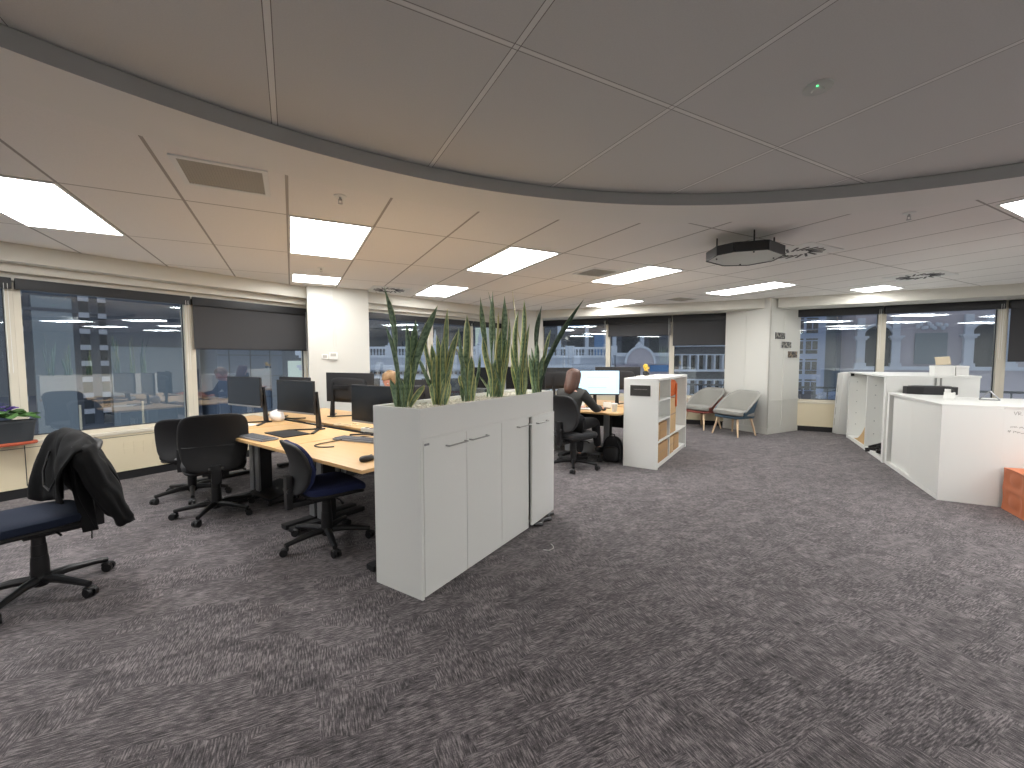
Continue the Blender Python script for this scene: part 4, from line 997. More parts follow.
# ------------------------------------------------------------------ bookcase with boxes
SN = (1.8448, 5.2811); SA = 0.9855; SL, SD, SH = 1.735, 0.444, 1.166
r = thing('bookcase', 'white open bookcase with a dark sign on its end', 'bookcase', (SN[0], SN[1], 0), SA)
t = 0.03
mb = MB(); mb.box(0, t, 0, SD, 0, SH, 0.002); mb.box(SL - t, SL, 0, SD, 0, SH, 0.002); mb.box(t, SL - t, 0, SD, SH - t, SH, 0.002)
mb.box(t, SL - t, 0.012, SD, 0.035, 0.06); mb.box(t, SL - t, 0.02, SD, 0, 0.035); mb.box(t, SL - t, SD - 0.014, SD, 0.06, SH - t); mb.build('carcass', M['white_lam'], r, smooth=False)
mb = MB(); mb.box(0.648, 0.668, 0.004, SD - 0.014, 0.06, SH - t); mb.build('divider', M['white_lam'], r, smooth=False)
for z in (0.335, 0.605, 0.865):
    mb = MB(); mb.box(t, 0.648, 0.004, SD - 0.014, z, z + 0.018); mb.build('shelf', M['white_lam'], r, smooth=False)
mb = MB(); mb.box(0.668, SL - t, 0.004, SD - 0.014, 0.335, 0.353); mb.build('shelf', M['white_lam'], r, smooth=False)
Q = Matrix.Translation((SN[0], SN[1], 0)) @ Matrix.Rotation(SA, 4, 'Z')
def inshelf(x, y, z): p = Q @ Vector((x, y, z)); return (p.x, p.y, p.z)
def carton(label, x, y, z, sx, sy, sz, m='card', rz=0.0):
    r = thing('cardboard_box', label, 'box', inshelf(x, y, z), SA + rz, 'cardboard boxes in the bookcase')
    mb = MB(); mb.box(-sx / 2, sx / 2, 0, sy, 0.0005, sz, 0.004); mb.build('carton', M[m], r)
    mb = MB(); mb.box(-sx / 2 + 0.0, sx / 2, -0.001, 0.004, sz * 0.52, sz * 0.56); mb.box(-sx * 0.06, sx * 0.06, -0.0015, sy * 0.9, sz - 0.002, sz + 0.001); mb.build('tape', M['tape'], r, smooth=False)
carton('cardboard box on the bottom shelf at the near end of the bookcase', 0.34, 0.02, 0.06, 0.58, 0.36, 0.235, 'card')
carton('cardboard box one shelf up in the near column of the bookcase', 0.42, 0.03, 0.353, 0.36, 0.33, 0.21, 'card')
carton('pale slim box leaning at the near end of that same second shelf', 0.10, 0.015, 0.3535, 0.10, 0.28, 0.205, 'card2')
carton('narrow tan folder box at the near end of the top shelf', 0.075, 0.012, 0.8835, 0.08, 0.30, 0.225, 'card2')
carton('tall cardboard box standing in the far bay of the bookcase', 0.90, 0.02, 0.353, 0.36, 0.34, 0.50, 'card2')
carton('upright tan box beside the tallest box in the far bay', 1.17, 0.06, 0.353, 0.13, 0.30, 0.47, 'card')
carton('first of the two boxes under the far bay, next to the divider', 0.85, 0.02, 0.06, 0.24, 0.34, 0.235, 'card2')
carton('second of the two boxes under the far bay, further from the divider', 1.20, 0.03, 0.06, 0.32, 0.32, 0.225, 'card')
r = thing('orange_bag', 'orange cloth bag lying on the tallest box in the bookcase', 'bag', inshelf(0.915, 0.0, 0.8575), SA)
mb = MB(); mb.sup(0.215, 0.15, 0.132, 0.45, 0.4, 26, 14, (0, 0.17, 0.132), lambda x, y, z: (x + 0.012 * math.sin(25 * z), y + 0.012 * math.sin(30 * x + 9 * z), z)); mb.build('bag', M['orange'], r)
mb = MB(); mb.box(0.10, 0.16, 0.004, 0.02, -0.14, 0.20, 0.004); mb.build('strap', M['orange'], r)
r = thing('sign_plate', 'dark picture plate on the end of the white bookcase', 'sign', inshelf(-0.0008, 0.228, 1.008), SA)
mb = MB(); mb.box(-0.006, 0, -0.136, 0.136, -0.075, 0.075, 0.002); mb.build('plate', M['sign_fr'], r)
sgm = mat('dark_print', rgb(58, 56, 54), 0.4, noise=0.35, nscale=30)
mb = MB(); mb.box(-0.008, -0.005, -0.130, 0.130, -0.069, 0.069); mb.build('print', sgm, r, smooth=False)
pale = mat('pale_print', rgb(150, 146, 140), 0.5)
mb = MB(); rn = random.Random(12); y = -0.085
while y < 0.085:
    wd = rn.uniform(0.006, 0.018); mb.box(-0.0088, -0.0079, y, y + wd, 0.012 + rn.uniform(-0.001, 0.001), 0.019 + rn.uniform(0, 0.003)); y += wd + rn.uniform(0.003, 0.008)
mb.build('print_line', pale, r, smooth=False)
r = thing('toy_figure', 'small yellow and black figure on a white card atop the bookcase', 'ornament', inshelf(0.50, 0.30, SH + 0.0005), SA)
r.scale = (1.35, 1.35, 1.25)
mb = MB(); mb.box(-0.10, 0.10, -0.07, 0.07, 0, 0.012, 0.003); mb.build('card', M['paper'], r)
mb = MB(); mb.sup(0.03, 0.028, 0.028, 0.9, 0.9, 14, 8, (-0.02, 0, 0.04)); mb.sup(0.022, 0.02, 0.02, 1, 1, 14, 8, (0.05, 0, 0.032)); mb.build('body', M['black_soft'], r)
mb = MB(); mb.sup(0.026, 0.024, 0.03, 0.9, 0.9, 14, 8, (-0.025, 0, 0.115)); mb.sup(0.04, 0.02, 0.012, 0.8, 0.8, 14, 8, (0.03, 0, 0.095), lambda x, y, z: (x, y, z + 0.2 * x)); mb.tube([(-0.02, 0, 0.06), (-0.024, 0, 0.10)], 0.014, 10); mb.tube([(0.0, 0, 0.075), (0.05, 0, 0.06)], 0.01, 8); mb.build('wings', M['yellow'], r)

# ------------------------------------------------------------------ second desk cluster with the woman
G0 = Vector((1.40, 5.44)); GA = R_(147)
H1 = Vector((math.cos(GA), math.sin(GA))); H2 = Vector((math.sin(GA), -math.cos(GA)))
def dk2(a, b): p = G0 + H1 * a + H2 * b; return (p.x, p.y)
DZ2 = 0.70
desk('round cornered beech desk where the person in grey works beside the bookcase', dk2(0, 0), GA, 1.20, 0.80, DZ2, (0.30, None), 0.10)
desk('beech desk left of the person in the grey top, behind the planter end', dk2(1.21, 0), GA, 1.20, 0.80, DZ2)
desk('beech desk across from the person in the grey top near the far windows', dk2(0.0, 0.88), GA, 1.20, 0.80, DZ2)
desk('beech desk in the far row behind the snake plants', dk2(1.21, 0.88), GA, 1.20, 0.80, DZ2)
mb = MB(); mb.at((dk2(1.205, 0.12)[0], dk2(1.205, 0.12)[1], 0), (0, 0, GA)).box(-0.013, 0.013, -0.55, 0.10, 0.0, 0.67, 0.003)
tag(mb.build('end_panel', M['white_lam2']), 'pale grey desk end panel just right of the planter cabinet', 'panel')
g2 = 'monitors on the far desks'
monitor('lit pale blue monitor in front of the person in the grey top', (1.23, 6.20), R_(-6), 0.70, 0.365, 0.885, DZ2, True, grp=g2)
monitor('monitor back visible right behind the lit screen', (1.68, 6.70), R_(164), 0.70, 0.36, 0.93, DZ2, grp=g2)
monitor('monitor back between the planter end and the person in grey', (0.66, 6.68), R_(182), 0.62, 0.34, 0.94, DZ2, grp=g2)
monitor('dark monitor behind the farthest snake plants', (0.20, 6.30), R_(-20), 0.62, 0.35, 0.95, DZ2, grp=g2)
monitor('dark monitor behind the third snake plant', (-0.42, 6.55), R_(-28), 0.60, 0.34, 0.95, DZ2, grp=g2)
def cup(label, loc, z):
    r = thing('paper_cup', label, 'cup', (loc[0], loc[1], z), 0)
    mb = MB(); mb.lathe([(0.030, 0), (0.031, 0.004), (0.042, 0.105)], 24); mb.build('cup', M['paper'], r)
    mb = MB(); mb.lathe([(0.044, 0.103), (0.044, 0.112), (0.038, 0.118), (0.02, 0.118)], 24); mb.build('lid', M['white_pl'], r)
cup('white takeaway cup on the desk corner beside the bookcase', (1.385, 5.66), DZ2)
mouse('black mouse under the hand of the person in grey', (1.28, 5.83), R_(-20), DZ2)
mb = MB(); mb.at((1.0, 5.98, DZ2), (0, 0, R_(-32))).box(-0.21, 0.21, -0.06, 0.06, 0.001, 0.018, 0.004)
tag(mb.build('keyboard', M['white_pl']), 'white keyboard on the desk beside the arm of the person in grey', 'keyboard')
for k, (x, y, h, m, lb) in enumerate(((1.02, 6.22, 0.11, 'paper', 'white paper box beneath the left part of the lit screen'), (1.16, 6.24, 0.09, 'card2', 'pale tan box beneath the middle of the lit screen'), (1.40, 6.16, 0.08, 'white_pl', 'white note holder right of the lit screen stand'))):
    mb = MB(); mb.at((x, y, DZ2), (0, 0, R_(-20 + 12 * k))).box(-0.055, 0.055, -0.03, 0.03, 0, h, 0.004)
    mb.box(-0.045, 0.045, -0.032, -0.03, h * 0.25, h * 0.6)
    tag(mb.build('desk_box', M[m]), lb, 'box')
r = thing('backpack', 'black backpack on the floor against the bookcase', 'backpack', (1.39, 5.74, 0), R_(-30))
mb = MB(); mb.sup(0.14, 0.09, 0.18, 0.6, 0.6, 28, 16, (0, 0, 0.178), lambda x, y, z: (x * (1 - 0.25 * max(0, z) / 0.18), y * (1 - 0.3 * max(0, z) / 0.18), z)); mb.build('bag', M['black_fab'], r)
mb = MB(); mb.sup(0.11, 0.04, 0.10, 0.6, 0.6, 20, 10, (0, -0.095, 0.13)); mb.build('pocket', M['black_soft'], r)
mb = MB(); mb.tube([(-0.04, -0.03, 0.34), (-0.03, -0.04, 0.39), (0.03, -0.04, 0.39), (0.04, -0.03, 0.34)], 0.008, 8); mb.build('handle', M['black_pl'], r)
mb = MB(); mb.tube([(0.09, -0.06, 0.31), (0.14, -0.11, 0.20), (0.13, -0.11, 0.06)], 0.012, 8); mb.build('strap', M['black_pl'], r)
r = thing('footrest', 'dark footrest under the desk of the person in grey', 'footrest', (1.12, 6.02, 0), R_(-33))
mb = MB(); mb.at((0, 0, 0.13), (0.3, 0, 0)).box(-0.22, 0.22, -0.15, 0.15, -0.012, 0.012, 0.005); mb.build('platform', M['silver'], r)
for sx in (-0.18, 0.18):
    mb = MB(); mb.tube([(sx, -0.13, 0.012), (sx, 0.13, 0.012)], 0.012, 8); mb.tube([(sx, 0.10, 0.012), (sx, 0.10, 0.15)], 0.012, 8); mb.tube([(sx, -0.10, 0.012), (sx, -0.10, 0.09)], 0.012, 8); mb.build('leg', M['black_pl'], r)

# ------------------------------------------------------------------ armchairs
def armchair(label, loc, face, shell):
    r = thing('armchair', label, 'armchair', (loc[0], loc[1], 0), face - PI / 2, 'two lounge armchairs by the pillar')
    # tub shell: rim drops from the back corners to the front
    NU, NV = 40, 10
    def rim(a):
        # a = 0 at front left, 1 at front right, going round the back
        th = PI * (1.12 - 1.24 * a) if False else -0.10 * PI + a * 1.20 * PI
        x = 0.345 * math.copysign(abs(math.cos(th)) ** 0.75, math.cos(th)); y = -0.30 * math.copysign(abs(math.sin(th)) ** 0.62, math.sin(th)) + 0.02
        k = max(0.0, math.sin(PI * min(1, max(0, a)))); zz = 0.44 + 0.37 * max(0.0, min(1.0, (0.17 - y) / 0.43))
        return x, y, zz
    def wall(f_in, y_off=0):
        def fn(u, v):
            x, y, zz = rim(u); kk = 0.80 + 0.20 * v; s = 1 - f_in
            lean = 0.10 * (v ** 1.5) * (-1 if y < 0 else 0) * min(1, abs(y) / 0.3)
            return (x * kk * s, (y * (0.86 + 0.14 * v)) * s + lean, 0.34 + (zz - 0.34) * v)
        return fn
    mb = MB(); o_, i_ = wall(0.0), wall(0.11)
    A = [[mb.v(o_(i / NU, j / NV)) for j in range(NV + 1)] for i in range(NU + 1)]
    for i in range(NU):
        for j in range(NV): mb.face([A[i][j], A[i + 1][j], A[i + 1][j + 1], A[i][j + 1]])
    fl = [A[i][0] for i in range(NU + 1)]; mb.face(fl)
    sh = mb.build('shell', shell, r, ang=60); solid(sh, 0.018, -1)
    mb = MB(); B_ = [[mb.v(i_(i / NU, j / NV)) for j in range(NV + 1)] for i in range(NU + 1)]
    for i in range(NU):
        for j in range(NV): mb.face([B_[i][j], B_[i + 1][j], B_[i + 1][j + 1], B_[i][j + 1]])
    RimO = [mb.v(Vector(o_(i / NU, 1.0)) + Vector((0, 0, 0.012))) for i in range(NU + 1)]
    for i in range(NU): mb.face([B_[i][NV], B_[i + 1][NV], RimO[i + 1], RimO[i]])
    inn = mb.build('upholstery', M['felt'], r, ang=60); solid(inn, 0.02, -1)
    mb = MB(); mb.sup(0.30, 0.285, 0.055, 0.45, 0.5, 30, 10, (0, 0.045, 0.415), lambda x, y, z: (x, y, z + 0.02 * (y / 0.28))); mb.build('seat', M['felt'], r)
    mb = MB(); mb.sup(0.285, 0.275, 0.03, 0.4, 0.5, 30, 8, (0, 0.03, 0.352)); mb.build('seat_base', shell, r)
    for (x, y) in ((-0.20, 0.19), (0.20, 0.19), (-0.18, -0.17), (0.18, -0.17)):
        mb = MB(); mb.tube([(x, y, 0.345), (x * 1.38, y * 1.38, 0.0)], [0.024, 0.013], 12); mb.build('leg', M['ash'], r)
armchair('grey armchair with brick red shell, left of the blue one', (3.93, 8.62), R_(203), M['sh_red'])
armchair('grey armchair with slate blue shell beside the white pillar', (4.18, 7.83), R_(203), M['sh_blue'])

# three patterned signs stepping down the pillar
QP = Matrix.Translation((4.766, 7.806, 0)) @ Matrix.Rotation(YAW, 4, 'Z')
def sgn_mat(seed):
    m = bpy.data.materials.new('sign_pattern'); m.use_nodes = True; nt = m.node_tree; N = nt.nodes; L = nt.links; b = N['Principled BSDF']
    tc = N.new('ShaderNodeTexCoord'); mp = N.new('ShaderNodeMapping'); mp.inputs['Location'].default_value = (seed, 0, seed * 2); L.new(tc.outputs['Object'], mp.inputs['Vector'])
    n = N.new('ShaderNodeTexNoise'); n.inputs['Scale'].default_value = 24; n.inputs['Detail'].default_value = 2; n.inputs['Distortion'].default_value = 1.2; L.new(mp.outputs[0], n.inputs['Vector'])
    cr = N.new('ShaderNodeValToRGB'); cr.color_ramp.elements[0].position = 0.50; cr.color_ramp.elements[0].color = rgb(48, 48, 46)
    cr.color_ramp.elements[1].position = 0.60; cr.color_ramp.elements[1].color = rgb(168, 164, 152) if seed < 3 else rgb(172, 150, 124)
    L.new(n.outputs['Fac'], cr.inputs['Fac']); L.new(cr.outputs['Color'], b.inputs['Base Color']); b.inputs['Roughness'].default_value = 0.4
    return m
for k, (px_, z, lb) in enumerate(((0.288, 1.845, 'highest of the three dark patterned signs on the pillar'), (0.50, 1.678, 'middle one of three dark patterned signs on the pillar'), (0.715, 1.497, 'lowest of the three dark patterned signs, with tan pattern'))):
    p = QP @ Vector((px_, -0.009, z)); r = thing('wall_sign', lb, 'sign', tuple(p), YAW, 'patterned signs on the pillar')
    mb = MB(); mb.box(-0.165, 0.165, -0.008, 0, -0.062, 0.062, 0.002); mb.build('plate', sgn_mat(k * 2.1 + 0.3), r)
    mb = MB()
    for q in ((-0.172, 0.172, 0.062, 0.068), (-0.172, 0.172, -0.068, -0.062), (-0.172, -0.165, -0.062, 0.062), (0.165, 0.172, -0.062, 0.062)): mb.box(q[0], q[1], -0.01, 0, q[2], q[3])
    mb.build('border', M['sign_fr'], r, smooth=False)

# ------------------------------------------------------------------ white cabinets at right
CA = R_(62.0); CD = Vector((math.cos(CA), math.sin(CA))); CN = Vector((math.sin(CA), -math.cos(CA)))   # along the fronts, back into the units
A0 = Vector((4.255, 4.139)); K0 = Vector((5.03, 5.646))
def unit(name, label, cat, org, group=None): return thing(name, label, cat, (org.x, org.y, 0), CA, group)
# open cabinet: local x along the front, local -y into it
r = unit('open_cabinet', 'tall white open cabinet with two empty bays', 'cabinet', K0)
H = 1.185; W = 2.12; Dp = 0.47; t = 0.022
mb = MB(); mb.box(0, 0.075, -Dp, 0, 0, H - t, 0.002); mb.box(W - 0.05, W, -Dp, 0, 0, H - t, 0.002); mb.box(0.075, W - 0.05, -Dp, -Dp + 0.012, 0.05, H - t); mb.box(0.075, W - 0.05, -Dp, -0.012, 0.03, 0.05); mb.box(0.0751, W - 0.0501, -0.05, -0.008, 0, 0.03)
mb.build('carcass', M['white_lam'], r, smooth=False)
mb = MB(); mb.box(-0.002, W + 0.004, -Dp, 0.004, H - t, H, 0.003); mb.build('top', M['white_lam'], r)
mb = MB(); mb.box(0.955, 0.975, -Dp + 0.012, -0.01, 0.05, H - t); mb.build('divider', M['white_lam'], r, smooth=False)
mb = MB()
for x, sg in ((0.976, 1), (W - 0.051, -1), (0.076, 1), (0.954, -1)):
    for z in (0.25, 0.45, 0.65, 0.85, 1.0): mb.box(x - 0.004, x + 0.004, -0.12, -0.108, z, z + 0.012); mb.box(x - 0.004, x + 0.004, -0.36, -0.348, z, z + 0.012)
mb.build('shelf_peg', M['silver'], r, smooth=False)
mb = MB(); mb.box(W - 0.10, W - 0.055, -0.06, -0.015, H - 0.075, H - 0.03, 0.004); mb.build('hinge', M['black_pl'], r)
QK = Matrix.Translation((K0.x, K0.y, 0)) @ Matrix.Rotation(CA, 4, 'Z')
def kp(x, y, z=0): return tuple(QK @ Vector((x, y, z)))
r = thing('plywood_offcut', 'curved plywood offcut standing in the far bay of the open cabinet', 'board', kp(1.06, -0.07, 0.0505), CA)
mb = MB(); prof = [(0, 0)] + [(0.75 * (1 - i / 10), 0.36 * (i / 10) ** 2) for i in range(0, 11)]
a = [mb.v((p[0] - 0.03, -0.02, p[1])) for p in prof]; b = [mb.v((p[0] - 0.03, 0.03, p[1])) for p in prof]
mb.face(a[::-1]); mb.face(b)
for i in range(len(prof)): mb.face([a[i], a[(i + 1) % len(prof)], b[(i + 1) % len(prof)], b[i]])
mb.build('panel', M['wedge'], r)
r = thing('black_brackets', 'pile of black plastic brackets on the floor of the near bay', 'brackets', kp(0.55, -0.15, 0.0505), CA)
r.scale = (1.25, 1.1, 1.5)
for k in range(4):
    mb = MB(); mb.at((0.12 * k - 0.18, 0.03 * (-1) ** k, 0.022 + 0.03 * (k % 2)), (0.1, 0.1 * k, 0.5 * k)).box(-0.15, 0.15, -0.03, 0.03, -0.02, 0.02, 0.006); mb.box(-0.02, 0.02, -0.10, 0.10, -0.015, 0.015, 0.005)
    mb.build('bracket', M['black_pl'], r)
mb = MB(); mb.at(kp(0.30, -0.09, 0.0505), (0, 0, CA + 0.25)).tube([(-0.16, 0, 0.012), (0.12, 0.01, 0.012)], 0.012, 10)
tag(mb.build('black_rod', M['black_pl']), 'short black rod lying at the front of the near bay', 'rod')
# rear counter, set back and open under its overhang
R0 = K0 + CN * 0.475
r = unit('rear_counter', 'white raised counter behind the open cabinet', 'counter', R0)
mb = MB(); mb.box(0.274, 2.05, -0.525, -0.001, 0.0, H - t); mb.build('body', M['white_lam'], r, smooth=False)
mb = MB(); mb.box(0.262, 2.05, -0.535, -0.001, H - t, H + 0.003, 0.003); mb.box(0.02, 0.262, -0.13, -0.001, H - t, H + 0.003); mb.build('top', M['white_lam'], r)
for y in (-0.035, -0.085):
    mb = MB(); mb.tube([(0.06, y, 0.967), (0.06, y, H - t)], 0.010, 12); mb.build('post', M['chrome'], r)
# leaning boards at the far end of the open cabinet
for k, lb in enumerate(('innermost white board leaning on the end of the open cabinet', 'second white board out from the cabinet end in the leaning stack', 'middle white board of the five leaning by the window', 'fourth white board out from the cabinet end, with grey edge patches', 'outermost white board of the leaning stack, nearest the low cream wall')):
    base = 0.27
    ang = math.atan2(base, 1.10)
    o = thing('leaning_board', lb, 'board', kp(W + 0.030 + 0.034 * k + base, 0.08 + 0.012 * k, 0.0), CA, 'white boards leaning on the cabinet')
    mb = MB(); mb.at((0, 0, 0), (0, -ang, 0)).box(0.0, 0.028, -0.50 + 0.03 * k, 0.0, 0.006, 1.205 - 0.006 * k, 0.001); mb.build('board', M['white_lam'], o)
    if k == 3:
        mb = MB(); mb.at((0, 0, 0), (0, -ang, 0))
        for z in (0.16, 0.38, 0.6, 0.82): mb.box(0.004, 0.026, 0.0, 0.003, z, z + 0.14)
        mb.build('edge_label', M['vent'], o, smooth=False)
# credenza with sliding doors
r = unit('credenza', 'white low credenza with two sliding doors', 'credenza', A0)
L_ = 1.69; H2c = 0.965
mb = MB(); mb.box(0.0, 0.03, -0.432, 0, 0, H2c - 0.022, 0.002); mb.box(L_ - 0.075, L_, -0.432, 0, 0, H2c - 0.022, 0.002); mb.box(0.03, L_ - 0.075, -0.432, -0.42, 0.05, H2c - 0.022); mb.box(0.03, L_ - 0.075, -0.42, 0.0, 0.0, 0.042); mb.box(0.03, L_ - 0.075, -0.42, 0, H2c - 0.03, H2c - 0.022)
mb.build('carcass', M['white_lam'], r, smooth=False)
mb = MB(); mb.box(0, L_, -0.432, 0.002, H2c - 0.021, H2c, 0.003); mb.build('top', M['white_lam'], r)
mb = MB(); mb.box(0.033, 0.815, -0.026, -0.006, 0.044, H2c - 0.032, 0.002); mb.build('door', M['white_lam'], r)
mb = MB(); mb.box(0.79, 1.552, -0.05, -0.030, 0.044, H2c - 0.032, 0.002); d = mb.build('door', M['white_lam'], r)
mb = MB(); mb.tube([(0.845, -0.030, 0.775), (0.845, -0.022, 0.775)], 0.012, 12); mb.build('finger_pull', M['silver'], d)
# reception block behind it
S0 = A0 + CN * 0.434
r = unit('reception_desk', 'white reception desk end with handwriting, beside the orange ottoman', 'reception desk', S0)
mb = MB(); mb.box(0.006, 1.10, -0.60, 0, 0, H2c - 0.024, 0.002); mb.build('body', M['white_lam'], r)
mb = MB(); mb.box(0.0, 1.12, -0.61, 0, H2c - 0.023, H2c, 0.003); mb.build('top', M['white_lam'], r)
# pencil writing on the end face
def stroke(mb, pts): mb.tube([(0.0045, p[0], p[1]) for p in pts], 0.0014, 5)
mb = MB()
y0 = -0.062; z0 = 0.885
stroke(mb, [(y0, z0 + 0.032), (y0 - 0.010, z0), (y0 - 0.022, z0 + 0.034)])
stroke(mb, [(y0 - 0.030, z0), (y0 - 0.030, z0 + 0.034), (y0 - 0.044, z0 + 0.030), (y0 - 0.044, z0 + 0.018), (y0 - 0.031, z0 + 0.015), (y0 - 0.048, z0)])
stroke(mb, [(y0 - 0.054, z0), (y0 - 0.056, z0 + 0.001)])
rn = random.Random(21)
for (ys, ye, zz) in ((-0.045, -0.19, 0.765), (-0.03, -0.175, 0.715)):
    y = ys
    while y > ye:
        h = rn.uniform(0.012, 0.034); pts = []
        for i in range(7): pts.append((y - 0.0035 * i + rn.uniform(-0.001, 0.001), zz - 0.06 * (ys - y) + h * abs(math.sin(i * 1.15 + rn.uniform(-0.3, 0.3))) * 0.8))
        stroke(mb, pts); y -= 0.024 if rn.random() < 0.8 else 0.036
mb.build('handwriting', M['ink'], r)
# things on the counter
QA = Matrix.Translation((A0.x, A0.y, 0)) @ Matrix.Rotation(CA, 4, 'Z')
def cp_(x, y, z): return tuple(QA @ Vector((x, y, z)))
r = thing('black_deflector', 'flat black hexagonal deflector lying on the credenza', 'air deflector', cp_(1.53, -0.35, H2c + 0.0005), CA + PI / 2 + 0.1)
mb = MB(); mb.prism([(x * 0.78, y * 0.54) for x, y in hexa], 0, 0.095, 0.004); mb.build('body', M['black_soft'], r)
mb = MB(); mb.prism([(x * 0.62, y * 0.42) for x, y in hexa], 0.095, 0.103, 0.003); mb.build('raised_lid', M['black_pl'], r)
r = thing('pen_holder', 'small white pen holder with dark clips on the counter edge', 'holder', (4.905, 4.70, H2c + 0.0005), CA - 0.3)
mb = MB(); mb.box(-0.055, 0.055, -0.045, 0.045, 0, 0.07, 0.004); mb.box(-0.02, 0.045, -0.01, 0.04, 0.07, 0.105, 0.004); mb.build('box', M['white_pl'], r)
for q in ((-0.03, -0.02), (0.035, -0.03)):
    mb = MB(); mb.tube([(q[0], q[1], 0.068), (q[0] + 0.01, q[1], 0.10)], 0.008, 8); mb.build('clip', M['black_pl'], r)
r = thing('triangle_stand', 'small grey triangular stand on the reception desk', 'stand', (5.13, 4.50, H2c + 0.0005), R_(-49))
r.scale = (0.9, 0.9, 0.85)
for (p, q_) in (((-0.085, 0, 0.006), (0.0, 0.02, 0.115)), ((0.085, 0, 0.006), (0.0, 0.02, 0.115)), ((-0.085, 0, 0.006), (0.085, 0, 0.006))):
    mb = MB(); mb.tube([p, q_], 0.007, 8); mb.build('bar', M['silver'], r)
for (x, y, sx, lb) in ((0.40, -0.197, 0.100, 'left white file box on the raised counter'), (0.40, -0.366, 0.062, 'right white file box on the raised counter')):
    p = Matrix.Translation((R0.x, R0.y, 0)) @ Matrix.Rotation(CA, 4, 'Z') @ Vector((x, y, H + 0.0035))
    r = thing('file_box', lb, 'box', tuple(p), CA - PI / 2, 'white file boxes on the raised counter')
    mb = MB(); mb.box(-sx, sx, -0.09, 0.09, 0, 0.125, 0.004); mb.build('box', M['white_pl'], r)
    mb = MB(); mb.box(-sx - 0.002, sx + 0.002, -0.094, 0.094, 0.10, 0.13, 0.002); mb.build('lid', M['white_lam'], r)
p = Matrix.Translation((R0.x, R0.y, 0)) @ Matrix.Rotation(CA, 4, 'Z') @ Vector((0.42, -0.197, H + 0.134))
mb = MB(); mb.at(tuple(p), (0, 0, CA - PI / 2))
mb.grid(lambda u, v: (-0.075 + 0.15 * u, -0.05 + 0.07 * v, 0.005 + 0.105 * math.sin(v * 1.7) + 0.01 * u), 6, 8)
bp_ = tag(mb.build('brochure', M['beige']), 'beige bent brochure standing on the left file box', 'brochure'); solid(bp_, 0.004, 1)

# orange ottoman: quilted cube cut by the right edge
r = thing('ottoman', 'orange quilted ottoman at the right edge of the photo', 'ottoman', (4.755, 3.475, 0.0), CA, None)
mb = MB()
def quilt(x, y, z):
    def pf(a): return abs(math.sin(a))
    s = 0.30; k = 0.034
    if abs(x) > s * 0.96: x += math.copysign(k * (pf(PI * (y + s) / 0.30) * pf(PI * (z + 0.205) / 0.205) - 0.5), x)
    if abs(y) > s * 0.96: y += math.copysign(k * (pf(PI * (x + s) / 0.30) * pf(PI * (z + 0.205) / 0.205) - 0.5), y)
    if z > 0.19: z += k * (pf(PI * (x + s) / 0.30) * pf(PI * (y + s) / 0.30) - 0.5)
    return (x, y, z)
bm = bmesh.new(); bmesh.ops.create_cube(bm, size=1.0); bmesh.ops.subdivide_edges(bm, edges=bm.edges[:], cuts=23, use_grid_fill=True)
for v_ in bm.verts: v_.co = Vector(quilt(v_.co.x * 0.60, v_.co.y * 0.60, v_.co.z * 0.405)) + Vector((0, 0, 0.205))
me = bpy.data.meshes.new('tmp'); bm.to_mesh(me); bm.free(); mb.add(me); mb.build('cushion', M['rust'], r, ang=80)
for q in ((-0.24, -0.24), (0.24, -0.24), (-0.24, 0.24), (0.24, 0.24)):
    pass

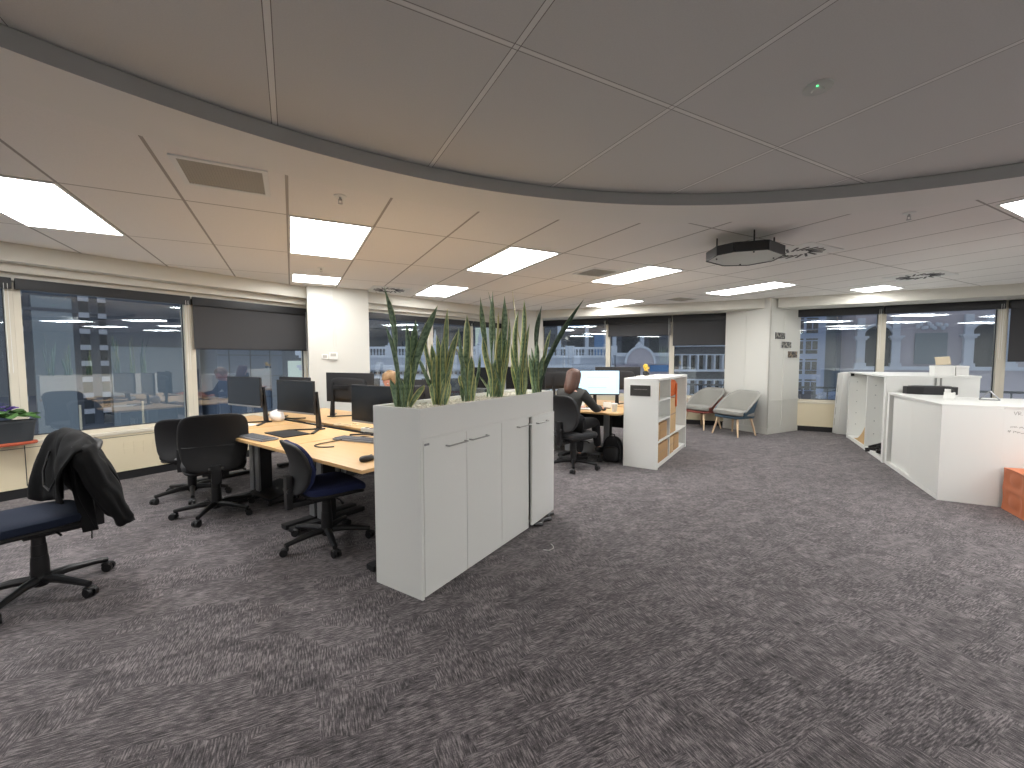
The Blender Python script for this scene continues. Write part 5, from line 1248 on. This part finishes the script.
# ------------------------------------------------------------------ people
def person(name, label, loc, rz, P):
    r = thing(name, label, 'person', (loc[0], loc[1], 0), rz)
    Vx, Ex, Rx = [], [], []
    idx = {}
    def add(k, p, rad, par=None):
        idx[k] = len(Vx); Vx.append(p); Rx.append(rad)
        if par is not None: Ex.append((idx[par], idx[k]))
    J = P['J']
    def build(sel, grow, sub=2):
        nonlocal Vx, Ex, Rx, idx
        Vx, Ex, Rx = [], [], []; idx = {}
        for k, rad, par in SK:
            if k in sel:
                rr = (rad[0] + grow, rad[1] + grow) if isinstance(rad, tuple) else rad + grow
                add(k, J[k], rr, par if par in sel else None)
        return skin_mesh(Vx, Ex, Rx, sub)
    SK = [('pelvis', (0.135, 0.105), None), ('waist', (0.115, 0.09), 'pelvis'), ('chest', (0.135, 0.10), 'waist'), ('upper', (0.12, 0.085), 'chest'), ('collar', (0.070, 0.060), 'upper'), ('neck', 0.055, 'collar'), ('skull', 0.052, 'neck'),
          ('shR', 0.058, 'upper'), ('elR', 0.041, 'shR'), ('wrR', 0.032, 'elR'), ('paR', (0.048, 0.030), 'wrR'),
          ('shL', 0.058, 'upper'), ('elL', 0.041, 'shL'), ('wrL', 0.032, 'elL'), ('paL', (0.048, 0.030), 'wrL'),
          ('hipR', 0.083, 'pelvis'), ('knR', 0.055, 'hipR'), ('anR', 0.034, 'knR'), ('toR', 0.032, 'anR'),
          ('hipL', 0.083, 'pelvis'), ('knL', 0.055, 'hipL'), ('anL', 0.034, 'knL'), ('toL', 0.032, 'anL')]
    allk = {k for k, _, _ in SK}
    mb = MB(); mb.add(build(allk, -0.016))
    # hands: four fingers of unequal length and a thumb from the side of the palm
    for sd, s in (('R', 1), ('L', -1)):
        wr, pa = Vector(J['wr' + sd]), Vector(J['pa' + sd]); f = (pa - wr).normalized(); up_ = Vector((0, 0, 1)); side = f.cross(up_).normalized()
        tip0 = pa + f * 0.022
        for i, (o_, L) in enumerate(((-0.030, 0.066), (-0.010, 0.078), (0.010, 0.072), (0.029, 0.056))):
            b = tip0 + side * o_ * 0.9; p1 = b + f * L * 0.45 + up_ * 0.006; p2 = b + f * L * 0.78 - up_ * 0.004; p3 = b + f * L * 0.98 - up_ * 0.018
            mb.add(skin_mesh([b - f * 0.018, b, p1, p2, p3], [(0, 1), (1, 2), (2, 3), (3, 4)], [0.009, 0.009, 0.0085, 0.0075, 0.0065], 1))
        tb = wr + f * 0.035 - side * s * 0.028 * 1.0
        mb.add(skin_mesh([tb, tb + f * 0.03 - side * s * 0.022, tb + f * 0.055 - side * s * 0.026 - up_ * 0.008], [(0, 1), (1, 2)], [0.012, 0.010, 0.008], 1))
    hc = Vector(J['head']); HM = Matrix.Translation(hc) @ Euler((P['nod'], P.get('tilt', 0), P.get('turn', 0))).to_matrix().to_4x4()
    def headfn(x, y, z):
        k = z / 0.118
        if k < 0: x *= 1 - 0.30 * k * k; y = y * (1 - 0.12 * k * k) + 0.018 * k * k
        if y > 0:
            y += 0.024 * math.exp(-(x / 0.011) ** 2) * max(0, 1 - abs((z + 0.018) / 0.030)) ** 0.7
            y -= 0.008 * (math.exp(-((abs(x) - 0.031) / 0.014) ** 2) * math.exp(-((z - 0.012) / 0.012) ** 2))
            y += 0.006 * math.exp(-(x / 0.025) ** 2) * math.exp(-((z + 0.062) / 0.008) ** 2)
            y += 0.006 * math.exp(-(x / 0.02) ** 2) * math.exp(-((z + 0.1) / 0.014) ** 2)
        return (x, y, z)
    mb.M = HM; mb.sup(0.076, 0.097, 0.118, 0.95, 0.95, 64, 44, (0, 0, 0), headfn)
    for s in (-1, 1): mb.sup(0.010, 0.019, 0.032, 0.9, 0.9, 14, 10, (s * 0.077, -0.008, -0.005))
    body = mb.build('body', P['skin'], r, ang=80)
    for s in (-1, 1):
        mb = MB(); mb.M = HM; mb.sup(0.0125, 0.0125, 0.0095, 1, 1, 14, 10, (s * 0.031, 0.078, 0.012)); e = mb.build('eye', M['eye'], r)
        mb = MB(); mb.M = HM; mb.sup(0.0055, 0.003, 0.0055, 1, 1, 10, 8, (s * 0.031, 0.0895, 0.012)); mb.build('iris', M['iris'], e)
        mb = MB(); mb.M = HM; mb.sup(0.017, 0.005, 0.003, 0.9, 0.9, 14, 6, (s * 0.032, 0.084, 0.034)); mb.build('eyebrow', P['hair'], r)
    mb = MB(); mb.M = HM; mb.sup(0.024, 0.006, 0.007, 0.9, 0.9, 18, 8, (0, 0.089, -0.062)); mb.build('mouth', M['lip'], r)
    def hairfn(x, y, z):
        face = y > 0.045 and z < 0.052
        if P['long']:
            if z < 0.02 and y < 0.06: z = 0.02 + (z - 0.02) * 1.62; k = (0.02 - z) / 0.2; x *= 1 + 0.04 * k; y = y * (1 - 0.12 * k) - 0.055 * k
            if face: return (x * 0.80, y * 0.62, z * 0.7)
        else:
            if z < -0.035 or face: return (x * 0.80, y * 0.72, z * 0.8)
        w_ = 0.0035 * math.sin(60 * x + 20 * z) + 0.003 * math.sin(80 * y - 14 * z)
        return (x + w_, y + w_, z + 0.5 * w_)
    mb = MB(); mb.M = HM; mb.sup(0.090, 0.110, 0.128, 0.8, 0.9, 52, 40, (0, -0.006, 0.010), hairfn); mb.build('hair', P['hair'], r, ang=70)
    mb = MB(); mb.add(build({'pelvis', 'waist', 'chest', 'upper', 'collar', 'shR', 'elR', 'wrR', 'shL', 'elL', 'wrL'}, 0.015)); mb.build('top', P['top'], r, ang=80)
    mb = MB(); mb.add(build({'pelvis', 'hipR', 'knR', 'anR', 'hipL', 'knL', 'anL'}, 0.016)); mb.build('trousers', P['trous'], r, ang=80)
    for sd in 'RL':
        a, t_ = Vector(J['an' + sd]), Vector(J['to' + sd]); f = (t_ - a); f.z = 0; f.normalize(); an = math.atan2(f.y, f.x) - PI / 2
        base = J.get('shoe_z', 0.0)
        mb = MB(); mb.at((a.x, a.y, a.z - 0.085), (0, 0, an)); mb.sup(0.044, 0.125, 0.038, 0.7, 0.75, 24, 10, (0, 0.075, 0.037), lambda x, y, z: (x * (1 - 0.12 * (y / 0.12)), y, z + 0.022 * max(0, -y / 0.12))); mb.build('shoe', M['shoe'], r)
    return r
JW = dict(pelvis=(0, -0.07, 0.585), waist=(0, -0.085, 0.72), chest=(0, -0.065, 0.87), upper=(0, -0.045, 0.975), collar=(0, -0.035, 1.03), neck=(0, -0.025, 1.055), skull=(0, 0.0, 1.13), head=(0, 0.005, 1.155),
          shR=(0.165, -0.04, 0.975), elR=(0.25, 0.13, 0.775), wrR=(0.185, 0.375, 0.755), paR=(0.165, 0.445, 0.752),
          shL=(-0.165, -0.04, 0.975), elL=(-0.24, 0.12, 0.775), wrL=(-0.15, 0.34, 0.755), paL=(-0.135, 0.41, 0.752),
          hipR=(0.09, 0.0, 0.575), knR=(0.11, 0.40, 0.565), anR=(0.10, 0.50, 0.20), toR=(0.11, 0.62, 0.165), hipL=(-0.09, 0.0, 0.575), knL=(-0.11, 0.40, 0.565), anL=(-0.09, 0.33, 0.115), toL=(-0.09, 0.45, 0.04))
person('person', 'person in a dark grey top seen from behind, typing at the lit screen', (0.80, 5.44), R_(52) - PI / 2,
       dict(J=JW, skin=M['skin'], hair=M['hair_b'], top=M['top_d'], trous=M['trous'], long=True, nod=-0.15, turn=-0.12))
JM = dict(JW); JM.update(pelvis=(0, -0.07, 0.585), waist=(0, -0.05, 0.73), chest=(0, 0.0, 0.88), upper=(0, 0.05, 0.97), collar=(0, 0.068, 1.01), neck=(0, 0.085, 1.045), skull=(0, 0.125, 1.105), head=(0, 0.135, 1.135),
          shR=(0.185, 0.045, 0.965), elR=(0.27, 0.14, 0.78), wrR=(0.18, 0.36, 0.765), paR=(0.16, 0.43, 0.762), shL=(-0.185, 0.045, 0.965), elL=(-0.27, 0.14, 0.78), wrL=(-0.18, 0.36, 0.765), paL=(-0.16, 0.43, 0.762),
          anR=(0.10, 0.36, 0.115), toR=(0.10, 0.48, 0.04))
mp_ = Vector((-1.50, 5.56))
person('person', 'person in a dark blue shirt looking down behind the dark monitor', (mp_.x, mp_.y), math.atan2(-0.809, -0.588) - PI / 2,
       dict(J=JM, skin=M['skin2'], hair=M['hair_l'], top=M['shirt'], trous=M['trous'], long=False, nod=-0.50, turn=0.1))
office_chair('dark office chair under the person in the blue shirt behind the monitors', (mp_.x, mp_.y), math.atan2(-0.809, -0.588), M['grey_fab'], M['grey_fab'], M['black_soft'], 0.4, 0.45, 0.42, 0.50, 0.455)

# ------------------------------------------------------------------ the street outside
X = {}
X['stone'] = mat('pale_stone', rgb(208, 214, 224), 0.85, noise=0.06, nscale=3)
X['stone2'] = mat('mauve_stone', rgb(186, 180, 188), 0.85, noise=0.06, nscale=3)
X['tower'] = mat('tower_render', rgb(90, 96, 106), 0.8, noise=0.05, nscale=2)
X['tower_d'] = mat('tower_dark', rgb(78, 84, 94), 0.7, noise=0.06, nscale=2)
X['tower_m'] = mat('tower_mid', rgb(104, 116, 132), 0.7, noise=0.06, nscale=2)
X['tower_l'] = mat('tower_light', rgb(132, 142, 148), 0.8, noise=0.05, nscale=2)
X['win'] = mat('dark_window', rgb(40, 48, 56), 0.12)
X['span'] = mat('spandrel', rgb(170, 174, 182), 0.6)
X['blue'] = mat('pale_blue_wall', rgb(178, 196, 226), 0.8)
X['fin'] = mat('white_fin', rgb(214, 222, 234), 0.6)
X['asph'] = mat('asphalt', rgb(80, 80, 84), 0.9, noise=0.1, nscale=5)
X['rail'] = mat('dark_rail', rgb(52, 60, 72), 0.5)
X['carb'] = mat('car_blue', rgb(90, 116, 160), 0.25, coat=0.5)
X['carg'] = mat('car_grey', rgb(120, 122, 126), 0.25, coat=0.5)
X['tyre'] = mat('tyre', rgb(24, 24, 26), 0.8)
X['roofd'] = mat('dark_roof', rgb(74, 70, 74), 0.8)
X['lit'] = emis('lit_office', rgb(205, 215, 200), 0.35)
X['sky_glass'] = mat('blue_glass', rgb(110, 150, 196), 0.15)

def bldw(label, x, y, ang=0.0, name='building'):
    return thing(name, label, 'building', (x, y, -9.0), R_(ang))
G = 9.0     # local z of the office floor
def boxm(r, name, m, *bs):
    mb = MB()
    for q in bs: mb.box(*q)
    return mb.build(name, m, r, smooth=False)
# 1: towers far beyond the left windows
p = fp(F1, 0, 60)
r = bldw('grey tower with columns of small windows outside the left window', p[0], p[1], 57.1)
boxm(r, 'wall', X['tower'], (-14, 23.6, 0, 8, 0, 34))
boxm(r, 'plain_panel', X['tower_l'], (8.6, 11.6, -0.3, 0.0, 0, G + 8.2), (14.6, 23.0, -0.2, 0.0, 0, G + 3.0))
boxm(r, 'string_course', X['tower_d'], (-14, 23.6, -0.35, 0.0, G + 6.6, G + 6.95))
for cx, ww in ((-6.0, 0.7), (-2.0, 0.7), (2.6, 0.7), (5.0, 0.7), (7.6, 0.7), (12.5, 0.75), (14.0, 0.6)):
    for j in range(-3, 6):
        z = G - 0.4 + j * 1.8
        wn = boxm(r, 'window', X['win'], (cx - ww / 2, cx + ww / 2, -0.38, -0.29, z, z + 1.15))
        boxm(wn, 'spandrel', X['span'], (cx - ww / 2 - 0.05, cx + ww / 2 + 0.05, -0.45, -0.3, z + 1.15, z + 1.7))
p = fp(F1, 24.4, 57)
r = bldw('flat fronted blue grey tower behind the left pillar window', p[0], p[1], 57.1)
boxm(r, 'wall', X['tower_m'], (0, 20, 0, 8, 0, 34))
for i in range(7): boxm(r, 'panel_joint', X['tower_d'], (1.4 + 2.7 * i, 1.5 + 2.7 * i, -0.08, 0.0, 0, 34))
for j in range(5): boxm(r, 'floor_joint', X['tower_d'], (0, 20, -0.06, 0.0, G - 4 + 3.0 * j, G - 3.88 + 3.0 * j))
# 2: balustraded stone building beyond the middle windows
def balustraded(label, x, y, x0, x1, zt, urns):
    r = bldw(label, x, y)
    boxm(r, 'wall', X['stone'], (x0, x1, 0, 5, 0, G + zt - 0.5))
    boxm(r, 'cornice', X['stone'], (x0, x1, -0.22, 0.3, G + zt - 0.52, G + zt - 0.40), (x0, x1, -0.14, 0.2, G + zt - 0.10, G + zt), (x0, x1, -0.45, 0.05, G + zt - 0.98, G + zt - 0.86), (x0, x1, -0.25, 0.05, G + zt - 1.10, G + zt - 0.98))
    n_ = max(1, int((x1 - x0) / 2.0))
    for i in range(n_ + 1):
        px = x0 + (x1 - x0) * i / n_; boxm(r, 'pier', X['stone'], (px - 0.2, px + 0.2, -0.16, 0.25, G + zt - 0.40, G + zt + 0.06))
    mb = MB(); q = x0 + 0.1
    while q < x1:
        mb.lathe([(0.03, G + zt - 0.4), (0.05, G + zt - 0.31), (0.022, G + zt - 0.2), (0.04, G + zt - 0.10)], 7, q, 0.02); q += 0.15
    b_ = mb.build('baluster', X['stone'], r); b_['kind'] = 'stuff'
    mb = MB(); q = x0 + 0.1
    while q < x1:
        mb.box(q, q + 0.09, -0.2, 0.0, G + zt - 1.30, G + zt - 1.18); q += 0.2
    d_ = mb.build('dentil', X['roofd'], r, smooth=False); d_['kind'] = 'stuff'
    for i in urns:
        px = x0 + (x1 - x0) * i / n_
        mb = MB(); mb.lathe([(0.11, G + zt + 0.06), (0.14, G + zt + 0.12), (0.07, G + zt + 0.22), (0.10, G + zt + 0.36), (0.04, G + zt + 0.62), (0.01, G + zt + 0.8)], 12, px, 0.03); mb.build('finial', X['stone'], r)
    q = x0 + 0.5
    while q < x1 - 0.8:
        w_ = boxm(r, 'window', X['win'], (q, q + 0.6, -0.03, 0.02, G + zt - 3.0, G + zt - 1.5)); boxm(w_, 'lintel', X['stone'], (q - 0.1, q + 0.7, -0.1, 0.0, G + zt - 1.5, G + zt - 1.36)); q += 1.3
    return r
balustraded('pale balustraded stone building seen through the snake plants', 0, 20, -10.0, 0.6, 2.02, (2, 3, 4))
balustraded('pale balustraded stone building outside the window behind the person in grey', 0, 20.6, 0.75, 4.9, 2.0, ())
r = bldw('dark office block rising behind the balustraded building and plants', -24, 44)
boxm(r, 'wall', X['tower_d'], (0, 25.6, 0, 8, 0, 44))
for i in range(9):
    for j in range(4): boxm(r, 'window', X['lit'] if (i * 7 + j * 3) % 13 == 0 else X['win'], (0.6 + 2.8 * i, 2.6 + 2.8 * i, -0.06, 0.02, G - 1 + 3.4 * j, G + 1.3 + 3.4 * j))
r = bldw('blue grey glass block behind the window of the seated person in grey', 2.2, 40)
boxm(r, 'wall', X['tower'], (0, 18.4, 0, 8, 0, 44))
for i in range(7):
    for j in range(5): boxm(r, 'window', X['win'] if (i + j) % 3 else X['sky_glass'], (0.4 + 2.6 * i, 1.9 + 2.6 * i, -0.06, 0.02, G - 2 + 3.2 * j, G + 0.6 + 3.2 * j))
    boxm(r, 'mullion', X['fin'], (2.1 + 2.6 * i, 2.4 + 2.6 * i, -0.4, 0.0, 0, 44))
# stone gable with its curved pediment
r = bldw('stone gable with a curved pediment left of the white finned building', 6.2, 20.6)
boxm(r, 'wall', X['stone2'], (-1.1, 1.5, 0, 3, 0, G + 1.15)); boxm(r, 'ledge', X['stone'], (-1.15, 1.55, -0.2, 0.4, G + 1.55, G + 1.72), (-1.1, 1.5, 0.1, 0.4, G + 1.1, G + 1.6))
mb = MB(); pr = [(-0.72, 1.15)] + [(-0.68 * math.cos(PI * i / 14), 1.2 + 0.78 * math.sin(PI * i / 14)) for i in range(15)] + [(0.72, 1.15)]
a = [mb.v((q[0], -0.25, G + q[1])) for q in pr]; b = [mb.v((q[0], 0.1, G + q[1])) for q in pr]; mb.face(a[::-1]); mb.face(b)
for i in range(len(pr)): mb.face([a[i], a[(i + 1) % len(pr)], b[(i + 1) % len(pr)], b[i]])
mb.build('pediment', X['stone2'], r, smooth=False)
mb = MB(); mb.tube([(-0.72 * math.cos(PI * i / 16), -0.28, G + 1.18 + 0.82 * math.sin(PI * i / 16)) for i in range(17)], 0.06, 8); mb.build('moulding', X['stone'], r)
mb = MB(); mb.lathe([(0.16, G + 1.98), (0.2, G + 2.06), (0.1, G + 2.16), (0.02, G + 2.26)], 14, 0, 0.0); mb.build('finial', X['stone'], r)
boxm(r, 'blue_panel', X['sky_glass'], (0.55, 1.45, -0.06, 0.0, G + 0.8, G + 1.12))
# white finned facade right of it
r = bldw('white finned facade with rows of box windows beyond the armchairs', 9.35, 24.5, -8)
boxm(r, 'wall', X['tower'], (0, 5.2, 0.5, 4, 0, 34))
boxm(r, 'blue_panel', X['sky_glass'], (-0.5, 0.0, 0, 0.6, G + 0.5, G + 1.45))
for zf in (-1.95, -0.60, 0.85, 2.3, 3.75):
    boxm(r, 'ledge', X['fin'], (0, 5.2, -0.1, 0.5, G + zf - 0.16, G + zf - 0.04), (0, 5.2, -0.1, 0.5, G + zf + 0.78, G + zf + 0.84))
    for i in range(12):
        x = 0.0 + 0.45 * i
        boxm(r, 'fin', X['fin'], (x, x + 0.08, -0.1, 0.5, G + zf - 0.04, G + zf + 0.78))
        boxm(r, 'window', X['win'], (x + 0.08, min(x + 0.45, 5.2), 0.44, 0.51, G + zf - 0.04, G + zf + 0.78))
# 4: right windows
r = bldw('pale blue tower with dark windows outside the window beside the sign pillar', 19.0, 30.0, -20)
boxm(r, 'wall', X['blue'], (0, 2.75, 0, 3, 0, 30))
for j in range(-5, 6):
    for i in range(2):
        z = G + 0.35 + 1.42 * j; x = 0.75 + 0.85 * i
        w_ = boxm(r, 'window', X['win'], (x, x + 0.68, -0.05, 0.02, z, z + 0.24), (x, x + 0.68, -0.05, 0.02, z + 0.30, z + 0.86), (x, x + 0.68, -0.05, 0.02, z + 0.95, z + 1.05))
        boxm(w_, 'glazing_bar', X['blue'], (x + 0.31, x + 0.37, -0.07, -0.04, z + 0.3, z + 0.86))
r = bldw('plain grey green building in the gap between the blue tower and the arches', 23.6, 34.0, -28)
boxm(r, 'wall', X['tower_l'], (0, 8, 0, 3, 0, 36)); boxm(r, 'pier', X['tower_m'], (2.0, 2.7, -0.4, 0, 0, 36), (3.4, 3.8, -0.6, 0, 0, 36))
p = fp(F4, 0.0, 24.0)
r = bldw('arched classical stone facade across the street from the right windows', p[0], p[1], math.degrees(math.atan2(F4[1].y, F4[1].x)))
boxm(r, 'wall', X['stone2'], (5.3, 34, 0.0, 4, 0, G + 12))
boxm(r, 'cornice', X['stone'], (5.3, 34, -0.3, 0.0, G + 0.75, G + 0.95), (5.3, 34, -0.6, 0.0, G + 5.2, G + 5.9))
for cx in (6.39, 11.14, 15.9, 20.6):
    mb = MB()
    arc = [(-0.66, 0.95), (0.66, 0.95), (0.66, 2.75)] + [(0.66 * math.cos(PI * i / 14), 2.75 + 0.66 * math.sin(PI * i / 14)) for i in range(1, 15)]
    a = [mb.v((cx + q[0], -0.06, G + q[1])) for q in arc]; b = [mb.v((cx + q[0], 0.02, G + q[1])) for q in arc]; mb.face(a[::-1]); mb.face(b)
    for i in range(len(arc)): mb.face([a[i], a[(i + 1) % len(arc)], b[(i + 1) % len(arc)], b[i]])
    w_ = mb.build('arched_window', X['win'], r, smooth=False)
    mb = MB(); mb.tube([(cx + 0.74 * math.cos(PI * i / 20), -0.08, G + 2.75 + 0.74 * math.sin(PI * i / 20)) for i in range(21)], 0.09, 8); mb.build('arch', X['stone'], w_)
    boxm(w_, 'keystone', X['stone'], (cx - 0.12, cx + 0.12, -0.22, 0.0, G + 3.3, G + 3.85))
    for sx in (-0.82, 0.82):
        q = cx + sx
        boxm(r, 'pilaster', X['stone'], (q - 0.20, q + 0.20, -0.28, 0.0, G + 0.95, G + 2.55), (q - 0.27, q + 0.27, -0.36, 0.0, G + 2.55, G + 2.66), (q - 0.34, q + 0.34, -0.44, 0.0, G + 2.66, G + 2.78), (q - 0.26, q + 0.26, -0.34, 0, G + 0.95, G + 1.15), (q - 0.18, q + 0.18, -0.2, 0, G + 2.78, G + 3.9))
    if cx > 7:
        m_ = cx - 2.35
        mb = MB()
        for i in range(11): mb.sup(0.11, 0.1, 0.12, 0.9, 0.9, 10, 6, (m_ - 0.6 + 0.12 * i, -0.06, G + 3.3 + 0.14 * math.sin(1.9 * i)))
        mb.build('carved_panel', X['stone'], r)
        boxm(r, 'wall_panel', X['tower_l'], (m_ - 0.7, m_ + 0.7, -0.08, 0, G + 1.1, G + 2.9))
# street with railing and cars
mb = MB(); mb.M = Matrix.Translation((F4[0].x, F4[0].y, 0)) @ Matrix.Rotation(math.atan2(F4[1].y, F4[1].x), 4, 'Z'); mb.box(-2, 24, 3.4, 20.5, -0.75, -0.65); mb.box(-2, 24, 3.7, 4.3, -0.66, -0.40)
struct(mb.build('street', X['asph'], smooth=False), 'asphalt street outside')
r = thing('railing', 'dark railing outside the window beside the sign pillar', 'railing', fp(F4, 0.0, 4.0, -0.40), math.atan2(F4[1].y, F4[1].x))
mb = MB(); mb.box(-3, 5.5, -0.025, 0.025, 1.05, 1.10); mb.box(-3, 5.5, -0.015, 0.015, 0.14, 0.18); mb.build('rail', X['rail'], r, smooth=False)
for i in range(32):
    mb = MB(); x = -3 + 0.27 * i; mb.box(x, x + 0.025, -0.012, 0.012, 0.0, 1.06); mb.build('baluster', X['rail'], r, smooth=False)
def car(label, s, o, m, flip=1):
    r = thing('parked_car', label, 'car', fp(F4, s, o, -0.65), math.atan2(F4[1].y, F4[1].x), 'cars parked on the street')
    prof = [(-2.1, 0.35), (-2.12, 0.62), (-1.95, 0.86), (-1.35, 0.95), (-0.75, 1.38), (0.65, 1.42), (1.25, 1.0), (1.95, 0.88), (2.12, 0.66), (2.1, 0.35)]
    def ext(pr, y0, y1, bev):
        mb = MB(); a = [mb.v((flip * p[0], y0, p[1])) for p in pr]; b = [mb.v((flip * p[0], y1, p[1])) for p in pr]; F_ = [mb.face(a[::-1]), mb.face(b)]
        for i in range(len(pr)): F_.append(mb.face([a[i], a[(i + 1) % len(pr)], b[(i + 1) % len(pr)], b[i]]))
        es = list({e for f in F_ for e in f.edges}); bmesh.ops.bevel(mb.bm, geom=es, offset=bev, segments=2, affect='EDGES'); return mb
    ext(prof, -0.85, 0.85, 0.06).build('body', m, r)
    ext([(-1.2, 0.97), (-0.72, 1.32), (0.62, 1.35), (1.08, 1.0)], -0.87, 0.87, 0.02).build('window', X['win'], r)
    for x in (-1.35, 1.35):
        for y in (-0.78, 0.78):
            mb = MB(); mb.tube([(x, y - 0.1, 0.32), (x, y + 0.1, 0.32)], 0.32, 20); w_ = mb.build('wheel', X['tyre'], r)
            mb = MB(); mb.tube([(x, y - 0.11, 0.32), (x, y + 0.11, 0.32)], 0.18, 14); mb.build('hub_cap', M['silver'], w_)
car('blue car parked beyond the railing', 3.6, 8.6, X['carb'])
car('grey car parked outside behind the mullion near the right edge', 7.0, 5.6, X['carg'], -1)
car('grey car outside the far right window under the lowered blind', 11.6, 5.4, X['carg'])

# ------------------------------------------------------------------ world, camera, exposure
w = bpy.data.worlds.new('dusk'); bpy.context.scene.world = w; w.use_nodes = True
nt = w.node_tree; bg = nt.nodes['Background']; bg.inputs['Color'].default_value = rgb(196, 204, 216); bg.inputs['Strength'].default_value = 1.1
cam = bpy.data.cameras.new('camera'); co = bpy.data.objects.new('camera', cam); C.objects.link(co)
cam.sensor_fit = 'HORIZONTAL'; cam.sensor_width = 36.0; cam.lens = 420.58 / 1024 * 36.0; cam.clip_start = 0.02; cam.clip_end = 400
pitch, roll = 0.05864, -0.0017
cp, sp = math.cos(pitch), math.sin(pitch)
fw = Vector((0, cp, -sp)); up0 = Vector((0, sp, cp)); r0 = Vector((1, 0, 0))
rt = r0 * math.cos(roll) + up0 * math.sin(roll); up = up0 * math.cos(roll) - r0 * math.sin(roll)
co.matrix_world = Matrix(((rt.x, up.x, -fw.x, 0), (rt.y, up.y, -fw.y, 0), (rt.z, up.z, -fw.z, HC), (0, 0, 0, 1)))
sc = bpy.context.scene; sc.camera = co
sc.view_settings.view_transform = 'Standard'; sc.view_settings.look = 'None'; sc.view_settings.gamma = 1.0; sc.view_settings.use_curve_mapping = False
sc.view_settings.exposure = 0.08
sc.cycles.max_bounces = 10; sc.cycles.transparent_max_bounces = 16; sc.cycles.diffuse_bounces = 5; sc.cycles.sample_clamp_indirect = 6.0
